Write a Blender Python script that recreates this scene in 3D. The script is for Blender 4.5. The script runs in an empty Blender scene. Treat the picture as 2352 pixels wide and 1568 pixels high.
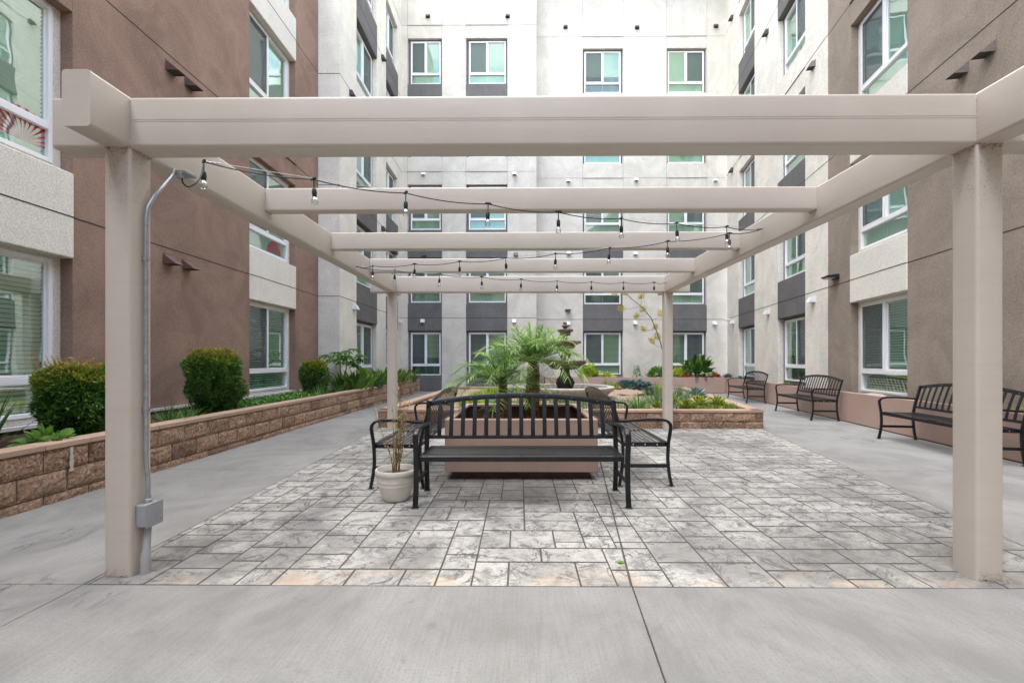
import bpy, math, random
from mathutils import Vector, Matrix, noise
random.seed(11)
R = math.radians
SC = bpy.context.scene
COL = SC.collection

# ------------------------------------------------------------------ camera
CAM_H = 1.25
cam = bpy.data.cameras.new("camera"); camo = bpy.data.objects.new("camera", cam); COL.objects.link(camo)
cam.sensor_width = 36; cam.lens = 36*1020/2352
cam.shift_x = -10/2352; cam.shift_y = 44/2352
cam.clip_start = .05; cam.clip_end = 600
camo.location = (0, 0, CAM_H); camo.rotation_euler = (R(90), 0, R(.5))
SC.camera = camo
SC.render.resolution_x = 1024; SC.render.resolution_y = 682

# ------------------------------------------------------------------ sky + sun
SUN_EL, SUN_AZ = 65, 215       # azimuth clockwise from +Y: behind the camera to the left, over the brown wing
world = bpy.data.worlds.new("World"); SC.world = world; world.use_nodes = True
wn = world.node_tree.nodes; wl = world.node_tree.links; wn.clear()
wo = wn.new('ShaderNodeOutputWorld'); bg = wn.new('ShaderNodeBackground'); bg.inputs[1].default_value = .15
sky = wn.new('ShaderNodeTexSky'); sky.sky_type = 'NISHITA'; sky.sun_disc = False
sky.sun_elevation = R(SUN_EL); sky.sun_rotation = R(SUN_AZ); sky.air_density = 1.2; sky.dust_density = .3
tc = wn.new('ShaderNodeTexCoord'); mp = wn.new('ShaderNodeMapping'); mp.inputs['Scale'].default_value = (1, 1, 2.2)
cn = wn.new('ShaderNodeTexNoise'); cn.inputs['Scale'].default_value = 2.6; cn.inputs['Detail'].default_value = 7; cn.inputs['Roughness'].default_value = .55
cr = wn.new('ShaderNodeValToRGB'); cr.color_ramp.elements[0].position = .42; cr.color_ramp.elements[1].position = .58
cmix = wn.new('ShaderNodeMix'); cmix.data_type = 'RGBA'; cmix.inputs[7].default_value = (9.3, 8.8, 8.1, 1)
wl.new(tc.outputs['Generated'], mp.inputs[0]); wl.new(mp.outputs[0], cn.inputs[0]); sxyz = wn.new('ShaderNodeSeparateXYZ'); wl.new(tc.outputs['Generated'], sxyz.inputs[0])
madd = wn.new('ShaderNodeMath'); madd.operation = 'MULTIPLY_ADD'; madd.inputs[1].default_value = .08; wl.new(sxyz.outputs[1], madd.inputs[0]); wl.new(cn.outputs[0], madd.inputs[2])
wl.new(madd.outputs[0], cr.inputs[0])   # the cloud cover thins towards the south
wl.new(cr.outputs[0], cmix.inputs[0]); wl.new(sky.outputs[0], cmix.inputs[6]); wl.new(cmix.outputs[2], bg.inputs[0]); wl.new(bg.outputs[0], wo.inputs[0])
sl = bpy.data.lights.new("sun", 'SUN'); sl.energy = .52; sl.angle = R(18); sl.color = (1, .965, .92)
so = bpy.data.objects.new("sun", sl); COL.objects.link(so)
sd = Vector((math.sin(R(SUN_AZ))*math.cos(R(SUN_EL)), math.cos(R(SUN_AZ))*math.cos(R(SUN_EL)), math.sin(R(SUN_EL))))
so.rotation_euler = sd.to_track_quat('Z', 'Y').to_euler()
SC.view_settings.view_transform = 'Standard'; SC.view_settings.look = 'None'; SC.view_settings.gamma = 1
SC.view_settings.exposure = 2.12

# ------------------------------------------------------------------ surveying: where a sight line of the photograph meets a known plane
F_, CX_, CY_, PS_ = 1020., 1186., 828., R(.5)
def ray(x, y):
    a = (x-CX_)/F_; b = (CY_-y)/F_; s, c = math.sin(PS_), math.cos(PS_)
    return Vector((-s+a*c, c+a*s, b))
def PG(x, y, z=0.):
    r = ray(x, y); t = (z-CAM_H)/r.z; return Vector((r.x*t, r.y*t, z))
def PYp(x, y, Y):
    r = ray(x, y); t = Y/r.y; return Vector((r.x*t, Y, CAM_H+r.z*t))
def PXp(x, y, X):
    r = ray(x, y); t = X/r.x; return Vector((X, r.y*t, CAM_H+r.z*t))

# ------------------------------------------------------------------ materials
def hexs(h):
    v = [int(h[i:i+2], 16)/255 for i in (0, 2, 4)]
    return tuple(x/12.92 if x <= .04045 else ((x+.055)/1.055)**2.4 for x in v)
class NT:
    def __init__(s, name):
        s.m = bpy.data.materials.new(name); s.m.use_nodes = True; s.t = s.m.node_tree; s.n = s.t.nodes; s.l = s.t.links
        s.b = s.n['Principled BSDF']; s.out = s.n['Material Output']
        s.tc = s.n.new('ShaderNodeTexCoord')
    def mapping(s, scale=(1, 1, 1), coord='Object', rot=(0, 0, 0)):
        m = s.n.new('ShaderNodeMapping'); m.inputs['Scale'].default_value = scale; m.inputs['Rotation'].default_value = rot
        s.l.new(s.tc.outputs[coord], m.inputs[0]); return m.outputs[0]
    def noise(s, scale, detail=4, rough=.5, vec=None, dist=0):
        n = s.n.new('ShaderNodeTexNoise'); n.inputs['Scale'].default_value = scale; n.inputs['Detail'].default_value = detail
        n.inputs['Roughness'].default_value = rough; n.inputs['Distortion'].default_value = dist
        s.l.new(vec if vec else s.tc.outputs['Object'], n.inputs['Vector']); return n.outputs[0]
    def ramp(s, src, stops):
        r = s.n.new('ShaderNodeValToRGB'); e = r.color_ramp.elements
        while len(e) < len(stops): e.new(.5)
        for i, (p, c) in enumerate(stops):
            e[i].position = p; e[i].color = (c[0], c[1], c[2], 1) if hasattr(c, '__len__') else (c, c, c, 1)
        s.l.new(src, r.inputs[0]); return r.outputs[0]
    def mix(s, fac, a, b, mode='MIX'):
        m = s.n.new('ShaderNodeMix'); m.data_type = 'RGBA'; m.blend_type = mode
        for i, v in ((0, fac), (6, a), (7, b)):
            if hasattr(v, 'is_linked') or hasattr(v, 'links'): s.l.new(v, m.inputs[i])
            elif i == 0: m.inputs[0].default_value = v
            else: m.inputs[i].default_value = (v[0], v[1], v[2], 1)
        return m.outputs[2]
    def math(s, op, a, b=0.):
        m = s.n.new('ShaderNodeMath'); m.operation = op
        for i, v in enumerate((a, b)):
            if hasattr(v, 'links'): s.l.new(v, m.inputs[i])
            else: m.inputs[i].default_value = v
        return m.outputs[0]
    def attr(s, name='tint'):
        a = s.n.new('ShaderNodeAttribute'); a.attribute_name = name; return a.outputs['Fac']
    def bump(s, h, strength=.3, dist=.01, prev=None):
        b = s.n.new('ShaderNodeBump'); b.inputs['Strength'].default_value = strength; b.inputs['Distance'].default_value = dist
        s.l.new(h, b.inputs['Height'])
        if prev: s.l.new(prev, b.inputs['Normal'])
        s.l.new(b.outputs[0], s.b.inputs['Normal']); return b.outputs[0]
    def col(s, c):
        if hasattr(c, 'links'): s.l.new(c, s.b.inputs['Base Color'])
        else: s.b.inputs['Base Color'].default_value = (c[0], c[1], c[2], 1)
    def set(s, rough=.5, metal=0, spec=.5):
        s.b.inputs['Roughness'].default_value = rough; s.b.inputs['Metallic'].default_value = metal; s.b.inputs['Specular IOR Level'].default_value = spec
        return s.m
def sc3(c, k): return tuple(x*k for x in c)

def stucco(name, c, var=.12, bump=.5, scale=90, warm=(1, .97, .93)):
    k = NT(name)
    big = k.noise(1.1, 7, .68, dist=.9); streak = k.noise(1.2, 5, .6, k.mapping((2.2, 2.2, .35)))
    fine = k.noise(scale, 4, .75)
    c1 = k.mix(k.ramp(big, [(.38, 0), (.62, 1)]), sc3(c, 1-var), sc3(c, 1+var*.6))
    c2 = k.mix(k.ramp(streak, [(.45, 0), (.75, .55)]), c1, tuple(sc3(c, 1-var)[i]*warm[i] for i in range(3)))
    k.col(k.mix(.45, c2, k.mix(k.ramp(fine, [(.36, .0), (.64, 1)]), sc3(c, .58), sc3(c, 1.36)), 'MIX'))
    b1 = k.bump(k.noise(scale*.35, 4, .7), bump*.6, .012); k.bump(fine, bump, .006, b1)
    return k.set(.92, 0, .15)
M = {}
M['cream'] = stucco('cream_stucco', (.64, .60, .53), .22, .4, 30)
M['cream_lightened'] = stucco('cream_stucco_lightened', (.74, .70, .62), .20, .5, 34)  # cream paint again, lightened to offset the weaker light on the side walls
M['beige_bay'] = stucco('beige_stucco', (.72, .69, .62), .10, .7, 48)
M['brown'] = stucco('brown_stucco', (.29, .196, .152), .34, .9, 48)
M['taupe'] = stucco('taupe_stucco', (.295, .245, .198), .26, .9, 48)
M['slate'] = stucco('dark_grey_stucco', (.152, .147, .144), .2, .3, 36)
M['base'] = stucco('grey_base_render', (.2, .19, .18), .1, .2, 60)
def plain(name, c, rough=.5, metal=0, spec=.5, var=.06, sc=3, bump=0, bsc=60):
    k = NT(name); k.col(k.mix(k.ramp(k.noise(sc, 5, .6), [(.3, 0), (.7, 1)]), sc3(c, 1-var), sc3(c, 1+var)))
    if bump: k.bump(k.noise(bsc, 3, .6), bump, .004)
    return k.set(rough, metal, spec)
M['groove'] = plain('dark_groove', (.035, .028, .026), .9)
M['groove_pale'] = plain('pale_groove', (.34, .30, .29), .9)
M['white'] = plain('white_vinyl', (.80, .80, .81), .35, 0, .4, .02)
M['gal'] = plain('galvanised_steel', (.42, .43, .45), .38, .75, .5, .2, 30)
M['greybox'] = plain('grey_painted_metal', (.33, .34, .36), .45, .2, .5, .1, 14)
M['ledge'] = plain('pale_flashing', (.62, .60, .60), .5, 0, .4, .05)
M['room'] = plain('room_wall', (.30, .29, .27), .9)
M['dark_vent'] = plain('dark_vent_metal', (.07, .065, .06), .5, .3)
M['brown_vent'] = plain('brown_vent_metal', (.16, .10, .09), .42, .3, .5, .2, 8)
M['grey_vent'] = plain('grey_vent_metal', (.22, .2, .18), .42, .3, .5, .2, 8)
M['white_vent'] = plain('white_vent_metal', (.72, .72, .70), .4)
M['bolt'] = plain('bright_bolt', (.7, .7, .7), .3, .9)
# pergola paint
k = NT('pergola_paint')
c = (.545, .488, .425)
base = k.mix(k.ramp(k.noise(1.3, 5, .6), [(.3, 0), (.7, 1)]), sc3(c, .93), sc3(c, 1.05))
base = k.mix(k.ramp(k.noise(2.0, 5, .7, k.mapping((1, 1, 9))), [(.5, 0), (.72, .35)]), base, sc3(c, .84))
spk = k.noise(120, 2, .5)
base = k.mix(k.ramp(spk, [(.775, 0), (.80, .8)]), base, (.18, .09, .04))
k.col(base); k.bump(k.noise(150, 3, .6), .06, .002); M['pergola'] = k.set(.42, 0, .45)
k = NT('rusty_weld')
k.col(k.mix(k.ramp(k.noise(70, 5, .7), [(.42, 0), (.6, 1)]), (.50, .42, .36), (.30, .13, .045))); k.bump(k.noise(220, 3), .6, .004); M['weld'] = k.set(.7)
k = NT('painted_weld')
k.col(k.mix(k.ramp(k.noise(90, 4, .7), [(.52, 0), (.62, 1)]), (.56, .49, .44), (.36, .2, .09))); k.bump(k.noise(200, 3), .6, .004); M['weldp'] = k.set(.5)
# bench paint
k = NT('black_powder_coat'); k.col(k.mix(k.ramp(k.noise(25, 4), [(.4, 0), (.7, 1)]), (.004, .0045, .006), (.011, .012, .016))); k.bump(k.noise(300, 2), .08, .001); M['black'] = k.set(.30, 0, .45)
M['rubber'] = plain('black_rubber', (.014, .016, .015), .55)
# planter
k = NT('planter_paint'); c = (.42, .29, .24)
b_ = k.mix(k.ramp(k.noise(1.2, 5, .6), [(.3, 0), (.7, 1)]), sc3(c, .93), sc3(c, 1.08))
b_ = k.mix(k.ramp(k.noise(3, 6, .7, k.mapping((3, 3, .6))), [(.55, 0), (.75, .35)]), b_, sc3(c, .75))
k.col(b_); k.bump(k.noise(80, 3), .08, .003); M['planter'] = k.set(.5, 0, .4)
M['planter_in'] = plain('planter_inner_metal', (.10, .055, .045), .6, .2, .4, .3, 8)
# split-face block
k = NT('split_face_block'); t = k.attr()
n1 = k.noise(38, 6, .75); n2 = k.noise(7, 4, .6)
c1 = k.ramp(n1, [(.36, (.085, .042, .026)), (.44, (.27, .155, .10)), (.52, (.50, .33, .225)), (.61, (.76, .60, .47))])
c2 = k.mix(k.ramp(n2, [(.40, 0), (.65, .45)]), c1, (.33, .20, .135))
c2 = k.mix(k.math('MULTIPLY', t, .45), c2, (.50, .34, .24)); c2 = k.mix(k.ramp(t, [(.2, .45), (.35, 0)]), c2, (.14, .08, .055))
k.col(c2); b1 = k.bump(n1, 1.0, .035); k.bump(k.noise(120, 3, .7), .7, .006, b1); M['block'] = k.set(.95, 0, .1)
k = NT('block_cap'); t = k.attr()
k.col(k.mix(k.math('MULTIPLY', t, .6), k.mix(k.noise(60, 5, .7), (.30, .20, .145), (.52, .375, .285)), (.50, .36, .27))); k.bump(k.noise(120, 4, .7), .4, .004); M['cap'] = k.set(.9, 0, .15)
M['mortar'] = plain('mortar', (.17, .115, .085), .95, 0, .1, .15, 20)
M['efflor'] = plain('lime_stain', (.50, .45, .40), .95, 0, .1, .15, 30)
# concrete
k = NT('broom_concrete'); c = (.252, .246, .234)
big = k.noise(.7, 7, .62, dist=1.3); mid = k.noise(2.2, 6, .65, k.mapping((1, .75, 1), rot=(0, 0, R(35)))); 
b_ = k.mix(k.ramp(big, [(.40, 0), (.60, 1)]), sc3(c, .86), sc3((.278, .272, .260), 1.10))
b_ = k.mix(k.ramp(mid, [(.45, 0), (.66, .5)]), b_, (.335, .328, .318))
b_ = k.mix(k.ramp(k.noise(1.6, 8, .75, dist=2), [(.60, 0), (.68, .4)]), b_, (.14, .139, .137))
b_ = k.mix(k.ramp(k.noise(120, 3, .7), [(.32, .6), (.45, 0)]), b_, (.15, .148, .145))
b_ = k.mix(k.ramp(k.noise(70, 4, .8), [(.36, .5), (.5, 0)]), b_, (.19, .186, .18))
broom = k.noise(1, 3, .6, k.mapping((95, 3.2, 1), rot=(0, 0, R(-24))))
b_ = k.mix(k.ramp(broom, [(.36, .26), (.56, 0)]), b_, (.165, .163, .16))
mk = k.noise(5.5, 6, .8, k.mapping((1, .35, 1), rot=(0, 0, R(-60))), dist=1.2)
for (gx, gy, gr) in ((-2.75, 2.35, .30), (-2.25, 2.32, .16), (-3.3, 3.1, .3), (5.3, 7.0, .35)):
    vd = k.n.new('ShaderNodeVectorMath'); vd.operation = 'DISTANCE'; k.l.new(k.tc.outputs['Object'], vd.inputs[0]); vd.inputs[1].default_value = (gx, gy, 0)
    b_ = k.mix(k.math('MULTIPLY', k.ramp(k.math('DIVIDE', vd.outputs['Value'], gr), [(.3, 1), (1, 0)]), k.ramp(mk, [(.50, 0), (.56, .75)])), b_, (.09, .088, .088))
k.col(b_); b1 = k.bump(broom, .28, .003); k.bump(k.noise(190, 3, .6), .2, .002, b1); M['concrete'] = k.set(.82, 0, .25)
# stamped slate concrete
k = NT('stamped_slate_concrete'); t = k.attr()
n_big = k.noise(1.1, 6, .65, dist=.8); n_m = k.noise(9, 8, .78, dist=.4)
b_ = k.mix(k.ramp(n_m, [(.40, 0), (.53, 1)]), (.175, .171, .163), (.52, .502, .465))
b_ = k.mix(k.math('MULTIPLY', t, .5), b_, (.45, .432, .40))
b_ = k.mix(k.ramp(n_big, [(.45, 0), (.60, .75)]), b_, (.185, .18, .172))
# ridge lines like cleft slate
vn = k.noise(5.0, 4, .58, dist=.9)
ridge = k.math('ABSOLUTE', k.math('SUBTRACT', vn, .5))
gate = k.ramp(k.noise(4.6, 2, .5), [(.40, 0), (.50, 1)])
line = k.math('MULTIPLY', k.ramp(ridge, [(.0, .95), (.010, .75), (.026, 0)]), gate)
vn2 = k.noise(7.7, 4, .6, k.mapping((1, 1.7, 1)), dist=.7)
line2 = k.math('MULTIPLY', k.ramp(k.math('ABSOLUTE', k.math('SUBTRACT', vn2, .53)), [(0, .8), (.02, 0)]), k.ramp(k.noise(3.3, 2, .5, k.mapping((1, 1, 1), rot=(0, 0, 2))), [(.5, 0), (.58, 1)]))
b_ = k.mix(line, b_, (.085, .083, .085)); b_ = k.mix(line2, b_, (.11, .108, .106))
spk = k.noise(95, 4, .75); b_ = k.mix(k.ramp(spk, [(.36, .7), (.50, 0)]), b_, (.20, .195, .19))
# sandy orange wear near the front edge
sx = k.n.new('ShaderNodeSeparateXYZ'); k.l.new(k.tc.outputs['Object'], sx.inputs[0])
edge = k.ramp(k.math('SUBTRACT', sx.outputs[1], 2.45), [(.0, 1), (.26, 0)])
worn = k.math('MULTIPLY', edge, k.ramp(k.noise(3.3, 5, .6), [(.47, 0), (.62, .75)]))
b_ = k.mix(worn, b_, (.56, .43, .31))
# grime that has gathered round the feet of the two front posts and in front of the planter
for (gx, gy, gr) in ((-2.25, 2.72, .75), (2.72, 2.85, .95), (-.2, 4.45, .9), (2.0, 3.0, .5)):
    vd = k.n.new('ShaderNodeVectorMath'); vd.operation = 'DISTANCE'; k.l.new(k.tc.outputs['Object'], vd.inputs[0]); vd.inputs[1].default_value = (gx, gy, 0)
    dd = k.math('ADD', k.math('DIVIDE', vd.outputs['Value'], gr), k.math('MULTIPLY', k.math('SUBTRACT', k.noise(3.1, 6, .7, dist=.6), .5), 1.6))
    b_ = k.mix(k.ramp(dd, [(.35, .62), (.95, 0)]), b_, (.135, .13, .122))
k.col(b_)
b1 = k.bump(n_m, .25, .012); b1 = k.bump(vn, .5, .02, b1); k.bump(spk, .35, .003, b1); M['stamp'] = k.set(.6, 0, .35)
M['grout'] = plain('dark_joint', (.098, .094, .087), .95, 0, .1, .2, 20)
M['soil'] = NT('mulch_soil'); k = M['soil']; n = k.noise(55, 6, .8)
k.col(k.ramp(n, [(.3, (.035, .022, .016)), (.55, (.13, .085, .06)), (.72, (.30, .21, .15))])); k.bump(n, 1, .03); M['soil'] = k.set(.95, 0, .1)
k = NT('tan_gravel'); n = k.noise(75, 5, .8)
k.col(k.ramp(n, [(.3, (.13, .085, .06)), (.5, (.40, .29, .215)), (.68, (.62, .50, .40))])); k.bump(n, 1, .02); M['gravel'] = k.set(.95, 0, .1)
# glass + blinds
def glass(name, tint, refl=1.0):
    k = NT(name); k.n.remove(k.b)
    g = k.n.new('ShaderNodeBsdfGlossy'); g.inputs['Roughness'].default_value = .012; g.inputs['Color'].default_value = (.86, .97, .95, 1)
    tr = k.n.new('ShaderNodeBsdfTransparent'); tr.inputs['Color'].default_value = (*tint, 1)
    lw = k.n.new('ShaderNodeFresnel'); lw.inputs['IOR'].default_value = 1.55
    w = k.n.new('ShaderNodeTexNoise'); w.inputs['Scale'].default_value = .9; w.inputs['Detail'].default_value = 2
    k.l.new(k.tc.outputs['Object'], w.inputs['Vector'])
    bp = k.n.new('ShaderNodeBump'); bp.inputs['Strength'].default_value = .12; bp.inputs['Distance'].default_value = .05; k.l.new(w.outputs[0], bp.inputs['Height']); k.l.new(bp.outputs[0], g.inputs['Normal'])
    mm = k.math('MULTIPLY', lw.outputs[0], refl*.34); mm = k.math('ADD', mm, .09)
    mx = k.n.new('ShaderNodeMixShader'); k.l.new(mm, mx.inputs[0]); k.l.new(tr.outputs[0], mx.inputs[1]); k.l.new(g.outputs[0], mx.inputs[2]); k.l.new(mx.outputs[0], k.out.inputs[0])
    return k.m
M['glass'] = glass('window_glass', (.72, .92, .79))
k = NT('bulb_glass'); k.n.remove(k.b); g = k.n.new('ShaderNodeBsdfGlossy'); g.inputs['Roughness'].default_value = .03
tr = k.n.new('ShaderNodeBsdfTransparent'); tr.inputs['Color'].default_value = (.93, .94, .93, 1); lw = k.n.new('ShaderNodeLayerWeight'); lw.inputs[0].default_value = .45
mx = k.n.new('ShaderNodeMixShader'); k.l.new(lw.outputs['Facing'], mx.inputs[0]); k.l.new(tr.outputs[0], mx.inputs[1]); k.l.new(g.outputs[0], mx.inputs[2]); k.l.new(mx.outputs[0], k.out.inputs[0]); M['bulb'] = k.m
k = NT('insect_screen'); tr = k.n.new('ShaderNodeBsdfTransparent'); mx = k.n.new('ShaderNodeMixShader'); mx.inputs[0].default_value = .50
k.b.inputs['Base Color'].default_value = (.085, .088, .10, 1); k.b.inputs['Roughness'].default_value = .8
k.l.new(tr.outputs[0], mx.inputs[1]); k.l.new(k.b.outputs[0], mx.inputs[2]); k.l.new(mx.outputs[0], k.out.inputs[0]); M['screen'] = k.m
M['blind'] = plain('blind_slat', (.86, .88, .84), .5, 0, .3, .03)
M['red_fan'] = plain('red_paper_fan', (.40, .015, .025), .6)
# foliage: colour by per-face tint
def leafm(name, stops, rough=.45, trans=.25):
    k = NT(name); k.col(k.ramp(k.attr(), stops)); k.b.inputs['Roughness'].default_value = rough; k.b.inputs['Specular IOR Level'].default_value = .4
    t = k.n.new('ShaderNodeBsdfTranslucent'); k.l.new(k.ramp(k.attr(), [(p, sc3(c, 1.5)) for p, c in stops]), t.inputs[0])
    mx = k.n.new('ShaderNodeMixShader'); mx.inputs[0].default_value = trans
    k.l.new(k.b.outputs[0], mx.inputs[1]); k.l.new(t.outputs[0], mx.inputs[2]); k.l.new(mx.outputs[0], k.out.inputs[0]); return k.m
M['nandina'] = leafm('nandina_leaf', [(0, (.022, .065, .02)), (.38, (.075, .19, .035)), (.58, (.24, .37, .05)), (.8, (.46, .36, .06)), (1, (.52, .17, .05))])
M['palm'] = leafm('palm_leaflet', [(0, (.04, .13, .02)), (.5, (.20, .38, .075)), (1, (.58, .70, .32))], .4)
M['green'] = leafm('mid_green_leaf', [(0, (.03, .09, .02)), (.6, (.07, .19, .035)), (1, (.20, .36, .06))])
M['dkgreen'] = leafm('dark_green_leaf', [(0, (.02, .065, .015)), (.5, (.06, .16, .025)), (.85, (.22, .32, .04)), (1, (.55, .45, .12))], .3)
M['lime'] = leafm('lime_leaf', [(0, (.10, .19, .015)), (.6, (.28, .42, .035)), (1, (.58, .58, .07))])
M['blue'] = leafm('blue_green_leaf', [(0, (.05, .115, .11)), (.6, (.13, .235, .23)), (1, (.32, .43, .44))], .5, .08)
M['aloe'] = leafm('aloe_leaf', [(0, (.06, .14, .02)), (.55, (.20, .30, .035)), (1, (.50, .48, .08))], .4, .12)
M['sage'] = leafm('grey_green_leaf', [(0, (.06, .13, .05)), (.6, (.14, .24, .11)), (1, (.28, .36, .2))])
M['red'] = leafm('red_leaf', [(0, (.16, .04, .01)), (.6, (.42, .07, .02)), (1, (.6, .2, .05))])
M['dry'] = leafm('dry_stalk', [(0, (.20, .11, .05)), (.5, (.38, .25, .13)), (.85, (.42, .36, .13)), (1, (.25, .34, .08))])
M['yellow'] = leafm('yellow_flower', [(0, (.26, .27, .02)), (1, (.60, .46, .03))])
M['petal'] = leafm('white_petal', [(0, (.8, .8, .7)), (1, (.85, .85, .8))])
k = NT('palm_bark'); n = k.noise(45, 5, .75); k.col(k.ramp(n, [(.36, (.05, .025, .015)), (.5, (.22, .10, .05)), (.64, (.50, .30, .17))])); k.bump(n, .8, .01); M['bark'] = k.set(.9, 0, .1)
M['stalk'] = plain('green_stalk', (.16, .22, .09), .6, 0, .3, .2, 12)
M['woody'] = plain('woody_stem', (.12, .08, .05), .8, 0, .2, .3, 20)
k = NT('fountain_stone'); n = k.noise(16, 6, .7); k.col(k.mix(k.ramp(k.noise(3, 4), [(.4, 0), (.65, .6)]), k.ramp(n, [(.38, (.065, .045, .034)), (.52, (.20, .145, .112)), (.66, (.42, .37, .31))]), (.12, .10, .09)))
k.bump(n, .5, .01); M['stone'] = k.set(.8, 0, .3)
k = NT('basin_concrete'); n = k.noise(14, 6, .7); k.col(k.ramp(n, [(.3, (.28, .25, .22)), (.6, (.48, .45, .41)), (.8, (.6, .57, .53))])); k.bump(n, .4, .008); M['basin'] = k.set(.8, 0, .3)
k = NT('dark_water'); k.col((.03, .035, .03)); k.bump(k.noise(14, 3), .15, .01); M['water'] = k.set(.08, 0, .6)
M['pot'] = plain('cream_plastic_pot', (.66, .62, .55), .38, 0, .5, .05, 6, .08)
M['lampblack'] = plain('black_lamp', (.03, .03, .032), .4, .3)
M['lens'] = plain('lamp_lens', (.45, .47, .48), .2)
M['rock'] = plain('pale_rock', (.42, .37, .31), .9, 0, .2, .2, 14, .5, 30)

# ------------------------------------------------------------------ mesh building
def tag(o, label=None, cat=None, group=None, kind=None):
    if label: o['label'] = label
    if cat: o['category'] = cat
    if group: o['group'] = group
    if kind: o['kind'] = kind
    return o
def empty(name, loc=(0, 0, 0), rz=0, label=None, cat=None, group=None):
    o = bpy.data.objects.new(name, None); COL.objects.link(o); o.location = loc; o.rotation_euler = (0, 0, rz); o.empty_display_size = .1
    return tag(o, label, cat, group)
def copy_tree(o, parent=None):
    c = o.copy(); COL.objects.link(c)
    if parent: c.parent = parent
    for ch in list(o.children): copy_tree(ch, c)
    return c
def rvec(): return Vector((random.uniform(-1, 1), random.uniform(-1, 1), random.uniform(-1, 1)))
class MB:
    def __init__(s, T=None): s.v = []; s.f = []; s.m = []; s.t = []; s.T = T
    def add(s, vs, fs, m=0, t=.5):
        o = len(s.v)
        s.v += [tuple(s.T(*p)) if s.T else tuple(p) for p in vs]
        for f in fs: s.f.append(tuple(i+o for i in f)); s.m.append(m); s.t.append(t)
    def box(s, x0, x1, y0, y1, z0, z1, m=0, t=.5):
        s.add([(x0, y0, z0), (x1, y0, z0), (x1, y1, z0), (x0, y1, z0), (x0, y0, z1), (x1, y0, z1), (x1, y1, z1), (x0, y1, z1)],
              [(0, 3, 2, 1), (4, 5, 6, 7), (0, 1, 5, 4), (1, 2, 6, 5), (2, 3, 7, 6), (3, 0, 4, 7)], m, t)
    def bbox(s, x0, x1, y0, y1, z0, z1, b=.006, m=0, t=.5):   # box with chamfered edges
        vs = []; X = (x0, x1); Y = (y0, y1); Z = (z0, z1); idx = {}
        for i in (0, 1):
            for j in (0, 1):
                for k in (0, 1):
                    sx, sy, sz = 1-2*i, 1-2*j, 1-2*k
                    for a, p in (('x', (X[i], Y[j]+sy*b, Z[k]+sz*b)), ('y', (X[i]+sx*b, Y[j], Z[k]+sz*b)), ('z', (X[i]+sx*b, Y[j]+sy*b, Z[k]))):
                        idx[(i, j, k, a)] = len(vs); vs.append(p)
        g = lambda i, j, k, a: idx[(i, j, k, a)]
        fs = []
        for i in (0, 1): fs.append([g(i, 0, 0, 'x'), g(i, 1, 0, 'x'), g(i, 1, 1, 'x'), g(i, 0, 1, 'x')][::1 if i else -1])
        for j in (0, 1): fs.append([g(0, j, 0, 'y'), g(1, j, 0, 'y'), g(1, j, 1, 'y'), g(0, j, 1, 'y')][::-1 if j else 1])
        for k in (0, 1): fs.append([g(0, 0, k, 'z'), g(1, 0, k, 'z'), g(1, 1, k, 'z'), g(0, 1, k, 'z')][::1 if k else -1])
        for i in (0, 1):
            for j in (0, 1): fs.append([g(i, j, 0, 'x'), g(i, j, 1, 'x'), g(i, j, 1, 'y'), g(i, j, 0, 'y')])
            for k in (0, 1): fs.append([g(i, 0, k, 'x'), g(i, 1, k, 'x'), g(i, 1, k, 'z'), g(i, 0, k, 'z')])
        for j in (0, 1):
            for k in (0, 1): fs.append([g(0, j, k, 'y'), g(1, j, k, 'y'), g(1, j, k, 'z'), g(0, j, k, 'z')])
        for i in (0, 1):
            for j in (0, 1):
                for k in (0, 1): fs.append([g(i, j, k, 'x'), g(i, j, k, 'y'), g(i, j, k, 'z')])
        s.add(vs, fs, m, t)
    def sweep(s, path, sec, up=Vector((0, 0, 1)), m=0, t=.5, caps=True, scale=None):
        P = [Vector(p) for p in path]; n = len(P); k = len(sec); vs = []
        for i, p in enumerate(P):
            d = (P[min(i+1, n-1)]-P[max(i-1, 0)]).normalized()
            u = up-d*up.dot(d)
            if u.length < 1e-4: u = Vector((0, 1, 0))-d*d.y
            u.normalize(); r = d.cross(u)
            q = scale[i] if scale else 1
            for a, b in sec: vs.append(p+r*a*q+u*b*q)
        fs = [(i*k+j, i*k+(j+1) % k, (i+1)*k+(j+1) % k, (i+1)*k+j) for i in range(n-1) for j in range(k)]
        if caps: fs += [tuple(range(k))[::-1], tuple((n-1)*k+j for j in range(k))]
        s.add(vs, fs, m, t)
    def tube(s, path, r, n=8, m=0, t=.5, caps=True):
        sc = r if isinstance(r, (list, tuple)) else [r]*len(path)
        P = [Vector(p) for p in path]; N = len(P); vs = []; u = None
        for i, p in enumerate(P):
            d = (P[min(i+1, N-1)]-P[max(i-1, 0)]).normalized()
            if u is None: u = Vector((.3, .2, 1)) if abs(d.z) < .8 else Vector((1, .2, 0))
            u = (u-d*u.dot(d)).normalized(); w = d.cross(u)
            for j in range(n): a = 2*math.pi*j/n; vs.append(p+(w*math.cos(a)+u*math.sin(a))*sc[i])
        fs = [(i*n+j, i*n+(j+1) % n, (i+1)*n+(j+1) % n, (i+1)*n+j) for i in range(N-1) for j in range(n)]
        if caps: fs += [tuple(range(n))[::-1], tuple((N-1)*n+j for j in range(n))]
        s.add(vs, fs, m, t)
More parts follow.
